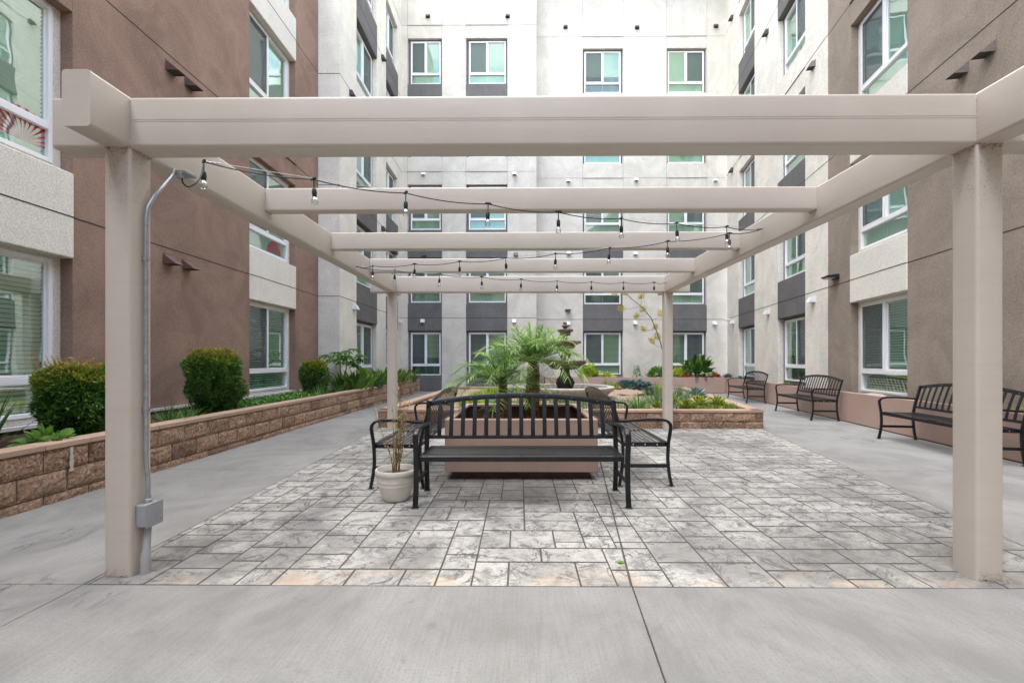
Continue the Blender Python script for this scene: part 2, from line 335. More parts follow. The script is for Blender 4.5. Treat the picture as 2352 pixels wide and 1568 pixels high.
    def lathe(s, prof, n=32, c=(0, 0, 0), flute=None, m=0, t=.5):
        vs = []
        for r, z in prof:
            for i in range(n):
                a = 2*math.pi*i/n; rr = r*(1+(flute(a, z) if flute else 0)); vs.append((c[0]+rr*math.cos(a), c[1]+rr*math.sin(a), c[2]+z))
        fs = [(i*n+j, i*n+(j+1) % n, (i+1)*n+(j+1) % n, (i+1)*n+j) for i in range(len(prof)-1) for j in range(n)]
        s.add(vs, fs, m, t)
    def leaf(s, p, d, L, w, droop=.5, segs=4, kind='lance', fold=.25, m=0, t=.5, roll=0., tj=0.):
        p = Vector(p); d = Vector(d).normalized(); st = L/segs; vs = []; fs = []
        for i in range(segs+1):
            q = i/segs
            side = d.cross(Vector((0, 0, 1)))
            if side.length < .05: side = Vector((math.cos(roll*7), math.sin(roll*7), 0))
            side.normalize(); nn = side.cross(d)
            if roll: side = side*math.cos(roll)+nn*math.sin(roll); nn = side.cross(d)
            if kind == 'lance': ww = w*(.12+.88*math.sin(math.pi*min(1, .08+q*.92)**.8))
            elif kind == 'agave': ww = w*(.7+.45*math.sin(math.pi*q*.9))*(1-q**3)
            else: ww = w*(1-q**2.2)
            if q == 1: ww = w*.02
            vs += [p-side*ww/2+nn*fold*ww/2, p, p+side*ww/2+nn*fold*ww/2]
            p = p+d*st; d = (d+Vector((0, 0, -droop*(.4+q)/segs*1.6))).normalized()
        for i in range(segs):
            a = i*3; fs += [(a, a+1, a+4, a+3), (a+1, a+2, a+5, a+4)]
        s.add(vs, fs, m, t)
    def build(s, name, mats, parent=None, smooth=False, loc=None, rz=None):
        me = bpy.data.meshes.new(name); me.from_pydata(s.v, [], s.f)
        for mt in (mats if isinstance(mats, (list, tuple)) else [mats]): me.materials.append(mt)
        me.polygons.foreach_set('material_index', s.m)
        if smooth: me.polygons.foreach_set('use_smooth', [True]*len(s.f))
        a = me.attributes.new('tint', 'FLOAT', 'FACE'); a.data.foreach_set('value', s.t)
        me.update()
        o = bpy.data.objects.new(name, me); COL.objects.link(o)
        if parent: o.parent = parent
        if loc: o.location = loc
        if rz is not None: o.rotation_euler = (0, 0, rz)
        if smooth: me.set_sharp_from_angle(angle=R(42))
        return o
def rrect(w, h, r, n=4):       # rounded-rectangle cross-section
    out = []
    for cx, cy, a0 in ((w/2-r, h/2-r, 0), (-w/2+r, h/2-r, 90), (-w/2+r, -h/2+r, 180), (w/2-r, -h/2+r, 270)):
        for i in range(n+1):
            a = R(a0+90*i/n); out.append((cx+r*math.cos(a), cy+r*math.sin(a)))
    return out
def clip(poly, a, b, c):       # keep a*x+b*y<=c
    out = []
    for i in range(len(poly)):
        p, q = poly[i], poly[(i+1) % len(poly)]; dp = a*p[0]+b*p[1]-c; dq = a*q[0]+b*q[1]-c
        if dp <= 0: out.append(p)
        if (dp < 0 < dq) or (dq < 0 < dp):
            u = dp/(dp-dq); out.append((p[0]+u*(q[0]-p[0]), p[1]+u*(q[1]-p[1])))
    return out
def centroid(p): return (sum(a for a, _ in p)/len(p), sum(b for _, b in p)/len(p))

# ================================================================== GROUND
g = MB(); g.add([(-300, -300, -.03), (300, -300, -.03), (300, 300, -.03), (-300, 300, -.03)], [(0, 1, 2, 3)])
tag(g.build('ground', M['grout']), kind='structure')
def edgeL(y): return -2.445-(y-2.46)*.029 if y < 8.3 else -2.3
def edgeR(y): return 2.805+.198*y if y < 8.15 else 5.0
def slab_mesh(mb, poly, gap=.0022):
    c = centroid(poly); p = []
    n = len(poly)
    for i in range(n):         # inset along both edge normals
        a, b, d = Vector(poly[i-1]), Vector(poly[i]), Vector(poly[(i+1) % n])
        e1 = (b-a).normalized(); e2 = (d-b).normalized(); n1 = Vector((-e1.y, e1.x)); n2 = Vector((-e2.y, e2.x))
        q = n1+n2; q = q/max(.3, q.dot(n1)); p.append(((b+q*gap), (b+q*(gap+.0025))))
    vs = [(o.x, o.y, -.025) for o, _ in p]+[(o.x, o.y, -.006) for o, _ in p]+[(i.x, i.y, 0) for _, i in p]
    fs = [tuple(2*n+i for i in range(n))]
    for r_ in (0, 1):
        for i in range(n): j = (i+1) % n; fs.append((r_*n+i, r_*n+j, (r_+1)*n+j, (r_+1)*n+i))
    mb.add(vs, fs)
s = MB(); jx = lambda y: .623+(y-2.496)*.075
slab_mesh(s, [(-9, -8), (-2.43, -8), (-2.442, 2.463), (-9, 2.463)])
slab_mesh(s, [(-2.43, -8), (jx(-8), -8), (jx(2.463), 2.463), (-2.442, 2.463)])
slab_mesh(s, [(jx(-8), -8), (4.6, -8), (4.6, 2.463), (jx(2.463), 2.463)])
slab_mesh(s, [(4.6, -8), (12, -8), (12, 2.463), (4.6, 2.463)])
tag(s.build('front_concrete_slab', M['concrete']), kind='structure')
s = MB(); ys = [2.463, 5.08, 7.7, 10.3, 12.9, 15.6, 18.9]
for a, b in zip(ys, ys[1:]):
    if a < 8.3 < b: slab_mesh(s, [(-9, a), (edgeL(a), a), (edgeL(8.29), 8.29), (-2.3, 8.3), (-2.3, b), (-9, b)])
    else: slab_mesh(s, [(-9, a), (edgeL(a+.01), a), (edgeL(b-.01), b), (-9, b)])
tag(s.build('left_walkway', M['concrete']), kind='structure')
s = MB()
for a, b in zip(ys, ys[1:]):
    if a < 8.15 < b: slab_mesh(s, [(edgeR(a), a), (12, a), (12, b), (5., b), (5., 8.2), (edgeR(8.14), 8.14)][0:1]+[(12, a), (12, b), (4.42, b), (edgeR(8.14), 8.14)])
    else: slab_mesh(s, [(edgeR(a+.01) if a < 8.15 else 4.42, a), (12, a), (12, b), (edgeR(b-.01) if b < 8.15 else 4.42, b)])
tag(s.build('right_walkway', M['concrete']), kind='structure')
s = MB(); slab_mesh(s, [(-2.29, 15.3), (4.40, 15.3), (4.40, 18.9), (-2.29, 18.9)])
tag(s.build('rear_walkway', M['concrete']), kind='structure')

# stamped ashlar paving: real tiles with joints
U = .102; X0, Y0 = -2.62, 2.455
NX, NY = 70, 61
grid = [[False]*NY for _ in range(NX)]
shapes = [(2, 3, 4), (4, 2, 4), (3, 3, 4), (3, 2, 5), (2, 2, 4), (4, 3, 2), (5, 2, 1), (2, 1, 1)]
rng = random.Random(5)
tiles = []
for j in range(NY):
    for i in range(NX):
        if grid[i][j]: continue
        opts = [q for q in shapes for _ in range(q[2])]; rng.shuffle(opts)
        for w, h, _ in opts+[(2, 1, 1), (1, 2, 1), (1, 1, 1)]:
            if i+w <= NX and j+h <= NY and all(not grid[a][b] for a in range(i, i+w) for b in range(j, j+h)):
                # never leave a one-unit sliver to the right
                k_ = i+w
                if k_ < NX-1 and not grid[k_][j] and grid[k_+1][j]: continue
                if j+h < NY and j > 1 and sum(1 for (ti, tj, tw, th) in tiles[-60:] if tj+th == j+h) > 26 and rng.random() < .7: continue
                for a in range(i, i+w):
                    for b in range(j, j+h): grid[a][b] = True
                tiles.append((i, j, w, h)); break
gm = MB(); gm.add([(-2.44, 2.463, -.0028), (3.292, 2.463, -.0028), (4.45, 8.3, -.0028), (-2.62, 8.7, -.0028)], [(0, 1, 2, 3)])
JA, JB = Vector((.62, 2.5)), Vector((.98, 5.434)); jd = (JB-JA).normalized(); jn = Vector((jd.y, -jd.x)); jc = jn.dot(JA)
sm = MB()
for i, j, w, h in tiles:
    x0, x1 = X0+i*U, X0+(i+w)*U; y0, y1 = Y0+j*U, Y0+(j+h)*U; gp = .0028; gy = .0055
    poly = [(x0+gp, y0+gy), (x1-gp, y0+gy), (x1-gp, y1-gy), (x0+gp, y1-gy)]
    poly = clip(poly, 0, -1, -2.4645)
    poly = clip(poly, -1, -.029, 2.440-.029*2.46) if poly else poly
    poly = clip(poly, 1, -.198, 2.800) if poly else poly
    poly = clip(poly, 0, 1, 8.62) if poly else poly
    if len(poly) < 3: continue
    for sg in (1, -1):
        q = clip(poly, jn.x*sg, jn.y*sg, jc*sg-.005)
        if len(q) < 3: continue
        ar = abs(sum(q[a][0]*q[(a+1) % len(q)][1]-q[(a+1) % len(q)][0]*q[a][1] for a in range(len(q))))/2
        if ar < .0006: continue
        n = len(q); cx, cy = centroid(q); zz = rng.uniform(-.0006, .0010); tt = rng.random()
        ins = [(px+(cx-px)*min(.2, .004/max(.02, abs(Vector((cx-px, cy-py)).length))), py+(cy-py)*min(.2, .004/max(.02, abs(Vector((cx-px, cy-py)).length)))) for px, py in q]
        vs = [(a, b, -.008) for a, b in q]+[(a, b, zz-.002) for a, b in q]+[(a, b, zz) for a, b in ins]
        sm.add(vs, [tuple(2*n+a for a in range(n))], 0, tt)
        sm.add(vs, [(r_*n+a, r_*n+(a+1) % n, (r_+1)*n+(a+1) % n, (r_+1)*n+a) for r_ in (0, 1) for a in range(n)], 1, tt)
tag(gm.build('paving_bed', M['grout']), kind='structure')
tag(sm.build('stamped_paving', [M['stamp'], M['grout']]), kind='structure')

# ================================================================== WINDOWS (prototypes, one per size and handing)
protos = {}
wcount = [0]
def make_window(w, h, low, scr, var=None):
    """local: x across seen from outside, y outward, z up, origin at the sill's left corner"""
    wcount[0] += 1
    if var is None: var = (0, 1, 0, 2, 0, 0, 3, 1)[(wcount[0]*5+wcount[0]//7) % 8]
    key = (round(w, 3), round(h, 3), scr, var)
    if key in protos: return copy_tree(protos[key])
    F = .05; mid = low; fr = MB()
    fr.bbox(0, F, -.05, .012, 0, h, .004); fr.bbox(w-F, w, -.05, .012, 0, h, .004)
    fr.bbox(F, w-F, -.05, .012, 0, F, .004); fr.bbox(F, w-F, -.05, .012, h-F, h, .004)
    fr.bbox(F, w-F, -.05, .016, mid-.04, mid+.04, .004)
    fr.bbox(w/2-.028, w/2+.028, -.04, .008, mid+.045, h-F, .004)
    fr.box(w/2-.005, w/2+.005, -.042, -.037, F, mid-.045)
    # sash lining
    xs = (F, w/2-.028) if scr == 'R' else (w/2+.028, w-F)
    xo = (w/2+.028, w-F) if scr == 'R' else (F, w/2-.028)
    for (a, b), y in ((xs, .008), (xo, -.03)):
        fr.box(a, a+.022, y-.01, y+.008, mid+.045, h-F); fr.box(b-.022, b, y-.01, y+.008, mid+.045, h-F)
        fr.box(a+.022, b-.022, y-.01, y+.008, h-F-.022, h-F); fr.box(a+.022, b-.022, y-.01, y+.008, mid+.045, mid+.067)
    o = fr.build('window', M['white'])
    gl = MB()
    for a, b, c_, d, y in ((xs[0], xs[1], mid+.045, h-F, -.012), (xo[0], xo[1], mid+.045, h-F, -.034), (F, w-F, F, mid-.045, -.036)):
        gl.add([(a, y, c_), (b, y, c_), (b, y, d), (a, y, d)], [(0, 1, 2, 3)])
    gl.build('glass_pane', M['glass'], o)
    sc = MB(); sc.add([(xs[0]+.022, .004, mid+.067), (xs[1]-.022, .004, mid+.067), (xs[1]-.022, .004, h-F-.022), (xs[0]+.022, .004, h-F-.022)], [(0, 1, 2, 3)])
    sc.build('insect_screen', M['screen'], o)
    b = MB(); pitch = .051; n = int((h-.1)/pitch); rr = random.Random(int(w*1000)+var); zend = F+.01 if var < 3 else h*.42
    for i in range(n):
        z = h-F-.05-i*pitch
        if z < zend: break
        dz = (.0175, .0205, .0145, .018)[var]; dy = .019
        b.add([(F+.015, -.064-dy, z-dz), (w-F-.015, -.064-dy, z-dz+rr.uniform(-.001, .001)), (w-F-.015, -.064, z+.002), (F+.015, -.064, z+.002), (w-F-.015, -.064+dy, z+dz*.8), (F+.015, -.064+dy, z+dz*.8)], [(0, 1, 2, 3), (3, 2, 4, 5)])
    b.box(F, w-F, -.11, -.06, h-F-.04, h-F)
    for x in (.22*w, .78*w): b.box(x, x+.003, -.07, -.066, F, h-F)
    b.build('blinds', M['blind'], o)
    protos[key] = o
    return o

class Wing:
    """a facade: s runs along the wall, d is distance out into the courtyard, z up"""
    def __init__(w, name, origin, along, out, label, flip):
        w.o = Vector((*origin, 0)); w.a = Vector((*along, 0)).normalized(); w.n = Vector((*out, 0)).normalized(); w.flip = flip
        w.root = empty(name, w.o, 0, label, 'building')
        w.mbs = {}
    def T(w, s, d, z): return w.a*s+w.n*d+Vector((0, 0, z))
    def mb(w, part, mat):
        k_ = (part, mat)
        if k_ not in w.mbs: w.mbs[k_] = MB(w.T)
        return w.mbs[k_]
    def wall(w, s0, s1, z0, z1, mat, d=0., th=.3):
        w.mb('wall', mat).box(s0, s1, d-th, d, z0, z1)
    def bay(w, s0, s1, wallmat, baymat, rows, spmats, marg, dep=.15, ztop=17.6, zbot=.54, d0=0., scr='L', sash=None, floor_panel=None, botgap=.05, topgap=.06, low=.42, wvar=None):
        """recessed full-height bay. rows: list of (sill, head); spandrels between"""
        m0, m1 = marg; db = d0-dep
        B = w.mb('wall', baymat)
        # back plane pieces around the windows
        x0, x1 = s0+m0, s1-m1
        B.box(s0+.001, x0, db-.1, db, zbot, ztop); B.box(x1, s1-.001, db-.1, db, zbot, ztop)
        zs = [zbot]+[v for r in rows for v in r]+[ztop]
        for i in range(0, len(zs), 2): B.box(x0, x1, db-.1, db, zs[i], zs[i+1])
        rm = w.mb('room_lining', 'room'); rm.box(s0-.04, s1+.04, db-.95, db-.93, zbot, ztop)
        rm.box(s0-.04, s0-.02, db-.93, db-.101, zbot, ztop); rm.box(s1+.02, s1+.04, db-.93, db-.101, zbot, ztop)
        rm.box(s0-.02, s1+.02, db-.93, db-.101, ztop-.02, ztop-.001); rm.box(s0-.02, s1+.02, db-.93, db-.101, zbot+.001, zbot+.02)
        for (a, b) in rows: rm.box(s0-.02, s1+.02, db-.93, db-.101, b+.15, b+.2)
        for (a, b) in rows:
            q = make_window(x1-x0, b-a, low, scr, var=wvar); q.parent = w.root
            if w.flip:   # local x runs along -a
                q.location = w.T(x1, db+.005, a); xa = -w.a
            else:
                q.location = w.T(x0, db+.005, a); xa = w.a
            mt = Matrix((xa, w.n, Vector((0, 0, 1)))).transposed()
            q.rotation_euler = mt.to_euler()
        for i, sm_ in enumerate(spmats):
            if sm_ is None: continue
            lo = rows[i][1]+topgap; hi = rows[i+1][0]-botgap if i+1 < len(rows) else ztop
            pr = MB(w.T); flush = sm_ == wallmat
            pr.bbox(s0+.001 if flush else s0-.006, s1-.001 if flush else s1+.006, db+.002, d0-.001 if flush else d0+.018, lo, hi, .003 if flush else .012)
            pr.build('spandrel_panel', M[sm_], w.root)
        if floor_panel:
            pr = MB(w.T); pr.bbox(s0-.004, s1+.004, db+.002, d0+.018, zbot, rows[0][0]-botgap, .012); pr.build('spandrel_panel', M[floor_panel], w.root)
    def joint(w, s0, s1, z, d=.0015, mat='groove', h=.014, proud=.003):
        w.mb('control_joint', mat).box(s0, s1, d-.02, d+proud, z-h/2, z+h/2)
    def vjoint(w, s, z0, z1, mat='groove_pale', h=.012, proud=.003):
        w.mb('control_joint', mat).box(s-h/2, s+h/2, -.02, proud, z0, z1)
    def hood(w, s, z, mat, sc=1., d=0., kind='box'):
        m = MB(w.T); W, H, D = .19*sc, .17*sc, .17*sc
        # wedge: sloping front, open bottom with thin sides
        a, b = s-W/2, s+W/2; t = .008
        if kind == 'box':
            m.add([(a, d, z+H/2), (b, d, z+H/2), (b, d+D*.55, z+H/2-.02), (a, d+D*.55, z+H/2-.02), (a, d+D, z-H/2), (b, d+D, z-H/2), (a, d, z-H/2), (b, d, z-H/2)],
                  [(0, 1, 2, 3), (3, 2, 5, 4), (0, 3, 4, 6), (1, 7, 5, 2)])
            m.box(a+t, b-t, d, d+D-t*2, z-H/2+.02, z-H/2+.026, 1)
            m.box(a-.015, b+.015, d, d+.006, z-H/2-.012, z+H/2+.012)
        else:
            m.add([(a, d, z+H/2), (b, d, z+H/2), (a, d+D*1.25, z-H/2), (b, d+D*1.25, z-H/2), (a, d, z-H/2), (b, d, z-H/2)], [(0, 1, 3, 2), (0, 2, 4), (1, 5, 3)])
            m.box(a+.01, b-.01, d, d+D*1.1, z-H/2+.012, z-H/2+.018, 1); m.box(a-.015, b+.015, d, d+.006, z-H/2-.012, z+H/2+.015)
            m.lathe([(.05, -.06), (.05, .03)], 14, (0, 0, 0)) if False else None
        m.build('vent_hood', [M[mat], M['dark_vent']], w.root)
    def finish(w):
        for (part, mat), mb in w.mbs.items(): mb.build(part, M[mat], w.root)

FL = 3.0; ZT = 17.6; ZL = 11.75
def rows_(sill, head, n=6): return [(sill+FL*i, head+FL*i) for i in range(n-1)]
# ---- left brown wing (wall plane X=-5.45), runs along +Y, courtyard at +X
LW = Wing('brown_apartment_wing', (-5.45, 0), (0, 1), (1, 0), 'reddish brown stucco apartment wing with recessed beige window bays, along the left side', True)
bays = [(-1.9, -.1), (3.55, 5.36), (8.89, 10.72)]
prev = -9.4
for a, b in bays:
    LW.wall(prev, a, .54, ZL, 'brown'); prev = b
    LW.bay(a, b, 'brown', 'beige_bay', rows_(.60, 2.46, 5)[:4], ['beige_bay', 'brown', 'beige_bay', 'brown'], (.07, .10), scr='L', zbot=.54, ztop=ZL, botgap=.08, topgap=.03, wvar=1)
LW.wall(prev, 11.93, .54, ZL, 'brown')
for f in range(1, 4):
    LW.joint(-9.4, 11.93, FL*f-.01, d=.0)
    for a, b in bays: LW.joint(a-.004, b+.004, FL*f-.01, d=.0185)
LW.mb('base_wall', 'base').box(-9.4, 11.93, -.4, -.03, -.02, .50); LW.mb('ledge', 'ledge').box(-9.4, 11.93, -.05, .05, .50, .538)
LW.wall(-9.4, 11.93, ZL, ZL+.25, 'ledge', d=.05, th=.6)
for s_, z_ in ((6.87, 5.80), (7.26, 5.80), (6.82, 2.81), (7.20, 2.81)): LW.hood(s_, z_, 'brown_vent', .88, 0., 'wedge')
LW.finish()
# ---- left cream section, one step forward (X=-4.87)
LC = Wing('cream_apartment_section', (-4.87, 0), (0, 1), (1, 0), 'narrow pale wing with dark grey panels between the brown wing and the far wall', True)
sp = ['slate', 'slate', 'cream_lightened', 'slate', 'cream_lightened']
spL = ['slate', 'slate', 'cream', 'slate', 'cream']
prev = 11.94
for i, (a, b) in enumerate(((13.17, 15.02), (16.08, 17.6))):
    LC.wall(prev, a, .3, ZT, 'cream_lightened', th=.3); prev = b
    LC.bay(a, b, 'cream_lightened', 'slate', rows_(.64, 2.41), sp, (.10, .10), scr='R', zbot=.3, low=.42)
LC.wall(prev, 18.21, .3, ZT, 'cream_lightened')
LC.mb('wall', 'cream_lightened').box(11.94, 12.2, -.75, -.301, .3, ZT)
LC.mb('base_wall', 'base').box(11.97, 18.2, -.5, -.03, -.02, .3)
for f in range(1, 6):
    LC.joint(11.94, 18.2, FL*f-.01, d=.0)
    LC.mb('control_joint', 'groove').box(11.936, 11.96, -.58, .0, FL*f-.017, FL*f-.003)
    for a, b in ((13.17, 15.02), (16.08, 17.6)):
        if f != 3 and f != 5: LC.joint(a-.004, b+.004, FL*f-.01, d=.0185)
LC.wall(11.94, 18.2, ZT, ZT+.25, 'ledge', d=.05, th=.8)
for s_, z_, m_ in ((12.95, 2.82, 'white_vent'), (17.85, 2.86, 'white_vent'), (17.25-1.5, 8.86, 'dark_vent'), (15.6, 11.9, 'dark_vent'), (12.7, 8.9, 'dark_vent'), (12.8, 12.0, 'dark_vent'), (15.6, 5.9, 'dark_vent')):
    LC.hood(s_, z_, m_, .9)
LC.finish()
# ---- back wing, runs along +X, courtyard at -Y; the left part stands forward
BL_Y, BR_Y = 18.2, 18.9
BW = Wing('cream_courtyard_end_wing', (0, BL_Y), (1, 0), (0, -1), 'tall cream stucco wing closing the far end, five rows of windows in four columns', True)
def XB(px, Y): return PYp(px, 800, Y).x
L1 = (XB(936.7, BL_Y), XB(1014.7, BL_Y)); L2 = (XB(1070.7, BL_Y), XB(1165, BL_Y)); XS = XB(1232, BL_Y)
R1 = (XB(1339, BR_Y), XB(1430.7, BR_Y)); R2 = (XB(1531.7, BR_Y), XB(1623, BR_Y))
BW.wall(-5.4, L1[0], 0, ZT, 'cream'); BW.wall(L1[1], L2[0], 0, ZT, 'cream'); BW.wall(L2[1], XS, 0, ZT, 'cream', th=.9)
BW.bay(L1[0], L1[1], 'cream', 'slate', rows_(.64, 2.41), spL, (.10, .06), scr='L', zbot=.02, floor_panel='slate', dep=.12)
BW.bay(L2[0], L2[1], 'cream', 'slate', rows_(.64, 2.41), spL, (.10, .06), scr='L', zbot=.02, floor_panel='slate', dep=.12)
dR = BL_Y-BR_Y
XE = 9.3
BW.wall(XS, R1[0], 0, ZT, 'cream', d=dR); BW.wall(R1[1], R2[0], 0, ZT, 'cream', d=dR); BW.wall(R2[1], XE, 0, ZT, 'cream', d=dR)
spR = ['slate', 'slate', 'cream', 'cream', 'cream']
BW.bay(R1[0], R1[1], 'cream', 'slate', rows_(.66, 2.44), spR, (.07, .07), scr='L', zbot=.02, floor_panel='slate', d0=dR, dep=.12)
BW.bay(R2[0], R2[1], 'cream', 'slate', rows_(.66, 2.44), spR, (.07, .07), scr='R', zbot=.02, floor_panel='slate', d0=dR, dep=.12)
for f in range(1, 6):
    z = FL*f
    mt = 'groove' if f == 1 else 'groove_pale'
    for a, b in ((-5.0, L1[0]), (L1[1], L2[0]), (L2[1], XS)): BW.joint(a, b, z, mat=mt)
    for a, b in (L1, L2): BW.joint(a, b, z, d=.0185, mat='groove_pale' if f in (3, 5) else 'groove')
    for a, b in ((XS, R1[0]), (R1[1], R2[0]), (R2[1], 8.7)): BW.joint(a, b, z, d=dR+.0015, mat=mt)
    for a, b in (R1, R2): BW.joint(a, b, z, d=dR+.0185, mat='groove_pale' if f > 2 else 'groove')
for x in (L1[0]-.012, L1[1]+.012, L2[0]-.012, L2[1]+.012): BW.vjoint(x, 5.5, ZT)
for x in (R1[0]-.012, R1[1]+.012, R2[0]-.012, R2[1]+.012):
    BW.mb('control_joint', 'groove_pale').box(x-.006, x+.006, dR-.02, dR+.003, 5.5, ZT)
BW.wall(-5.4, XE, ZT, ZT+.25, 'ledge', d=.05, th=1.2)
for px, py in ((983, 38), (1166, 38), (973, 400), (1181.6, 399), (971, 737), (1180.7, 737), (975, 585), (1185, 585)):
    p = PYp(px, py, BL_Y); BW.hood(p.x, p.z, 'white_vent' if py in (399, 400, 737) else 'dark_vent', .78, d=.02 if py == 737 and px < 1000 else 0)
for px, py in ((1299, 63), (1463, 64), (1644, 61), (1305, 415), (1461, 413), (1642, 414), (1304.7, 742), (1458, 741), (1640, 742), (1306, 581), (1459, 582)):
    p = PYp(px, py, BR_Y); BW.hood(p.x, p.z, 'dark_vent' if py < 100 else 'white_vent', .78, d=dR)
BW.finish()
# ---- right wing, slanting away
RS = .1664; ra = Vector((RS, 1)).normalized(); KR = ra.y
RW = Wing('taupe_and_cream_apartment_wing', (5.556, 0), (ra.x, ra.y), (-ra.y, ra.x), 'taupe brown and cream stucco apartment wing slanting away along the right side', False)
y2s = lambda y: y/KR
TA = (y2s(7.95), y2s(9.70)); TB = (y2s(11.75), y2s(13.50)); TCb = (y2s(15.45), y2s(17.15)); T0 = (y2s(2.2), y2s(3.95))
RW.wall(-9.3, T0[0], .54, ZL, 'taupe'); RW.wall(T0[1], TA[0], .54, ZL, 'taupe'); RW.wall(TA[1], y2s(10.63), .54, ZL, 'taupe')
for t_ in (T0, TA): RW.bay(t_[0], t_[1], 'taupe', 'beige_bay', rows_(.60, 2.46, 5)[:4], ['beige_bay', 'beige_bay', 'taupe', 'beige_bay'], (.07, .10), scr='L', zbot=.54, ztop=ZL, botgap=.08, topgap=.04, wvar=1)
RW.wall(y2s(10.63), TB[0], .4, ZT, 'cream_lightened', d=.012); RW.wall(TB[1], TCb[0], .4, ZT, 'cream_lightened', d=.012); RW.wall(TCb[1], y2s(18.6), .4, ZT, 'cream_lightened', d=.012)
for t_, sc_ in ((TB, 'R'), (TCb, 'R')): RW.bay(t_[0], t_[1], 'cream_lightened', 'slate', rows_(.66, 2.44), ['slate', 'slate', 'cream_lightened', 'slate', 'cream_lightened'], (.10, .12), scr=sc_, zbot=.4)
for f in range(1, 6):
    z = FL*f-.01
    (RW.joint(-9.3, y2s(10.63), z, d=0) if f < 4 else None); RW.joint(y2s(10.63), y2s(18.7), z, d=.0125)
    for t_ in (T0, TA, TB, TCb):
        if t_ in (TB, TCb) and f in (3, 5): continue
        if t_ in (T0, TA) and f > 3: continue
        RW.joint(t_[0]-.004, t_[1]+.004, z, d=.0185)
RW.mb('base_wall', 'base').box(-9.3, y2s(18.7), -.4, -.03, -.02, .50)
RW.wall(-9.3, y2s(10.63), ZL, ZL+.25, 'ledge', d=.05, th=.6); RW.wall(y2s(10.63), y2s(18.9), ZT, ZT+.25, 'ledge', d=.06, th=.6)
RW.hood(y2s(6.3), 5.62, 'grey_vent', .88, 0, 'wedge'); RW.hood(y2s(6.75), 5.62, 'grey_vent', .88, 0, 'wedge')
for y_, z_, m_ in ((11.3, 2.80, 'white_vent'), (14.2, 2.80, 'white_vent'), (17.75, 2.80, 'white_vent'), (11.3, 8.72, 'grey_vent'), (14.3, 11.75, 'dark_vent'), (17.9, 15.0, 'dark_vent'), (17.9, 8.9, 'dark_vent')):
    RW.hood(y2s(y_), z_, m_, .9, .012)
RW.finish()

# ---- the wing behind the camera that closes the court (seen only in the window reflections, but it shades the paving)
OW = Wing('opposite_apartment_wing', (0, -9.5), (1, 0), (0, 1), 'pale stucco wing behind the viewer, seen only reflected in the far windows', False)
prev = -6.2
for a, b in ((-4.4, -2.8), (-.8, .8), (2.4, 4.0)):
    OW.wall(prev, a, 0, 9.0, 'cream'); prev = b
    OW.bay(a, b, 'cream', 'slate', rows_(.66, 2.44, 5)[:3], ['slate', 'cream', 'cream'], (.07, .07), scr='L', zbot=0., ztop=9.0)
OW.wall(prev, 7., 0, 9.0, 'cream'); OW.wall(-6.2, 7., 9.0, 9.2, 'ledge', d=.06, th=.6)
for f in range(1, 3): OW.joint(-6, 7, FL*f, mat='groove_pale')
gm_ = MB(OW.T); gm_.add([(-6.2, -.3, 9.2), (7., -.3, 9.2), (.4, -.3, 12.2), (-6.2, -8, 9.2), (7., -8, 9.2), (.4, -8, 12.2)], [(0, 1, 2), (0, 2, 5, 3), (1, 4, 5, 2), (3, 5, 4)])
gm_.build('gable_roof', M['base'], OW.root); OW.finish()

# a red folding fan hangs inside the second-floor window of the brown wing
fm = MB()
for i in range(14):
    a0, a1 = math.pi*i/14, math.pi*(i+.9)/14
    fm.add([(0, 0, 0), (.0, -.27*math.cos(a0), .27*math.sin(a0)), (.012, -.27*math.cos((a0+a1)/2), .27*math.sin((a0+a1)/2)), (0, -.27*math.cos(a1), .27*math.sin(a1))], [(0, 1, 2), (0, 2, 3)])
fo = fm.build('paper_fan', M['red_fan'], loc=(-5.6355, 10.12, 3.69)); tag(fo, 'red pleated paper fan hung inside the second floor window of the brown wing', 'fan')

fo2 = fo.copy(); COL.objects.link(fo2); fo2.location = (-5.6355, 4.98, 3.74); fo2.scale = (1, 1.4, 1.4); tag(fo2, 'large red paper fan inside the nearest upper left window', 'fan')

# ================================================================== PERGOLA
pg = empty('pergola', (0, 2.54, 0), 0, 'pale taupe steel pergola of four posts and five cross beams over the stamped paving', 'pergola')
O = Vector((0, 2.54, 0))
PW = .152; XL0, XL1, XR0, XR1 = -2.402, -2.25, 2.59, 2.742; ZB, ZTp = 2.478, 2.775
YF, YR = 2.54, 7.985
def beam(name, p0, p1, w, h, r=.02):
    m = MB(); m.sweep([Vector(p0)-O, Vector(p1)-O], rrect(w, h, r), Vector((0, 0, 1))); return m.build(name, M['pergola'], pg, smooth=True)
for x, y in ((XL0+PW/2, YF+PW/2), (XR0+PW/2, YF+PW/2), (XL0+PW/2, YR+PW/2), (XR0+PW/2, YR+PW/2)):
    m = MB(); m.sweep([(x, y-O.y, .0), (x, y-O.y, ZB)], rrect(PW, PW, .016), Vector((0, 1, 0))); m.build('post', M['pergola'], pg, smooth=True)
zc = (ZB+ZTp)/2
for xa in (XL0+PW/2, XR0+PW/2): beam('side_beam', (xa, 2.305, zc), (xa, YR+PW+.26, zc), PW, ZTp-ZB)
for y in (YF, YR):
    beam('main_cross_beam', (XL1+.001, y+PW/2, zc-.0015), (XR0-.001, y+PW/2, zc-.0015), PW-.004, ZTp-ZB-.004)
    beam('beam_stub', (XL0-.30, y+PW/2, zc-.0015), (XL0-.001, y+PW/2, zc-.0015), PW-.004, ZTp-ZB-.004)
    beam('beam_stub', (XR1+.001, y+PW/2, zc-.0015), (XR1+.30, y+PW/2, zc-.0015), PW-.004, ZTp-ZB-.004)
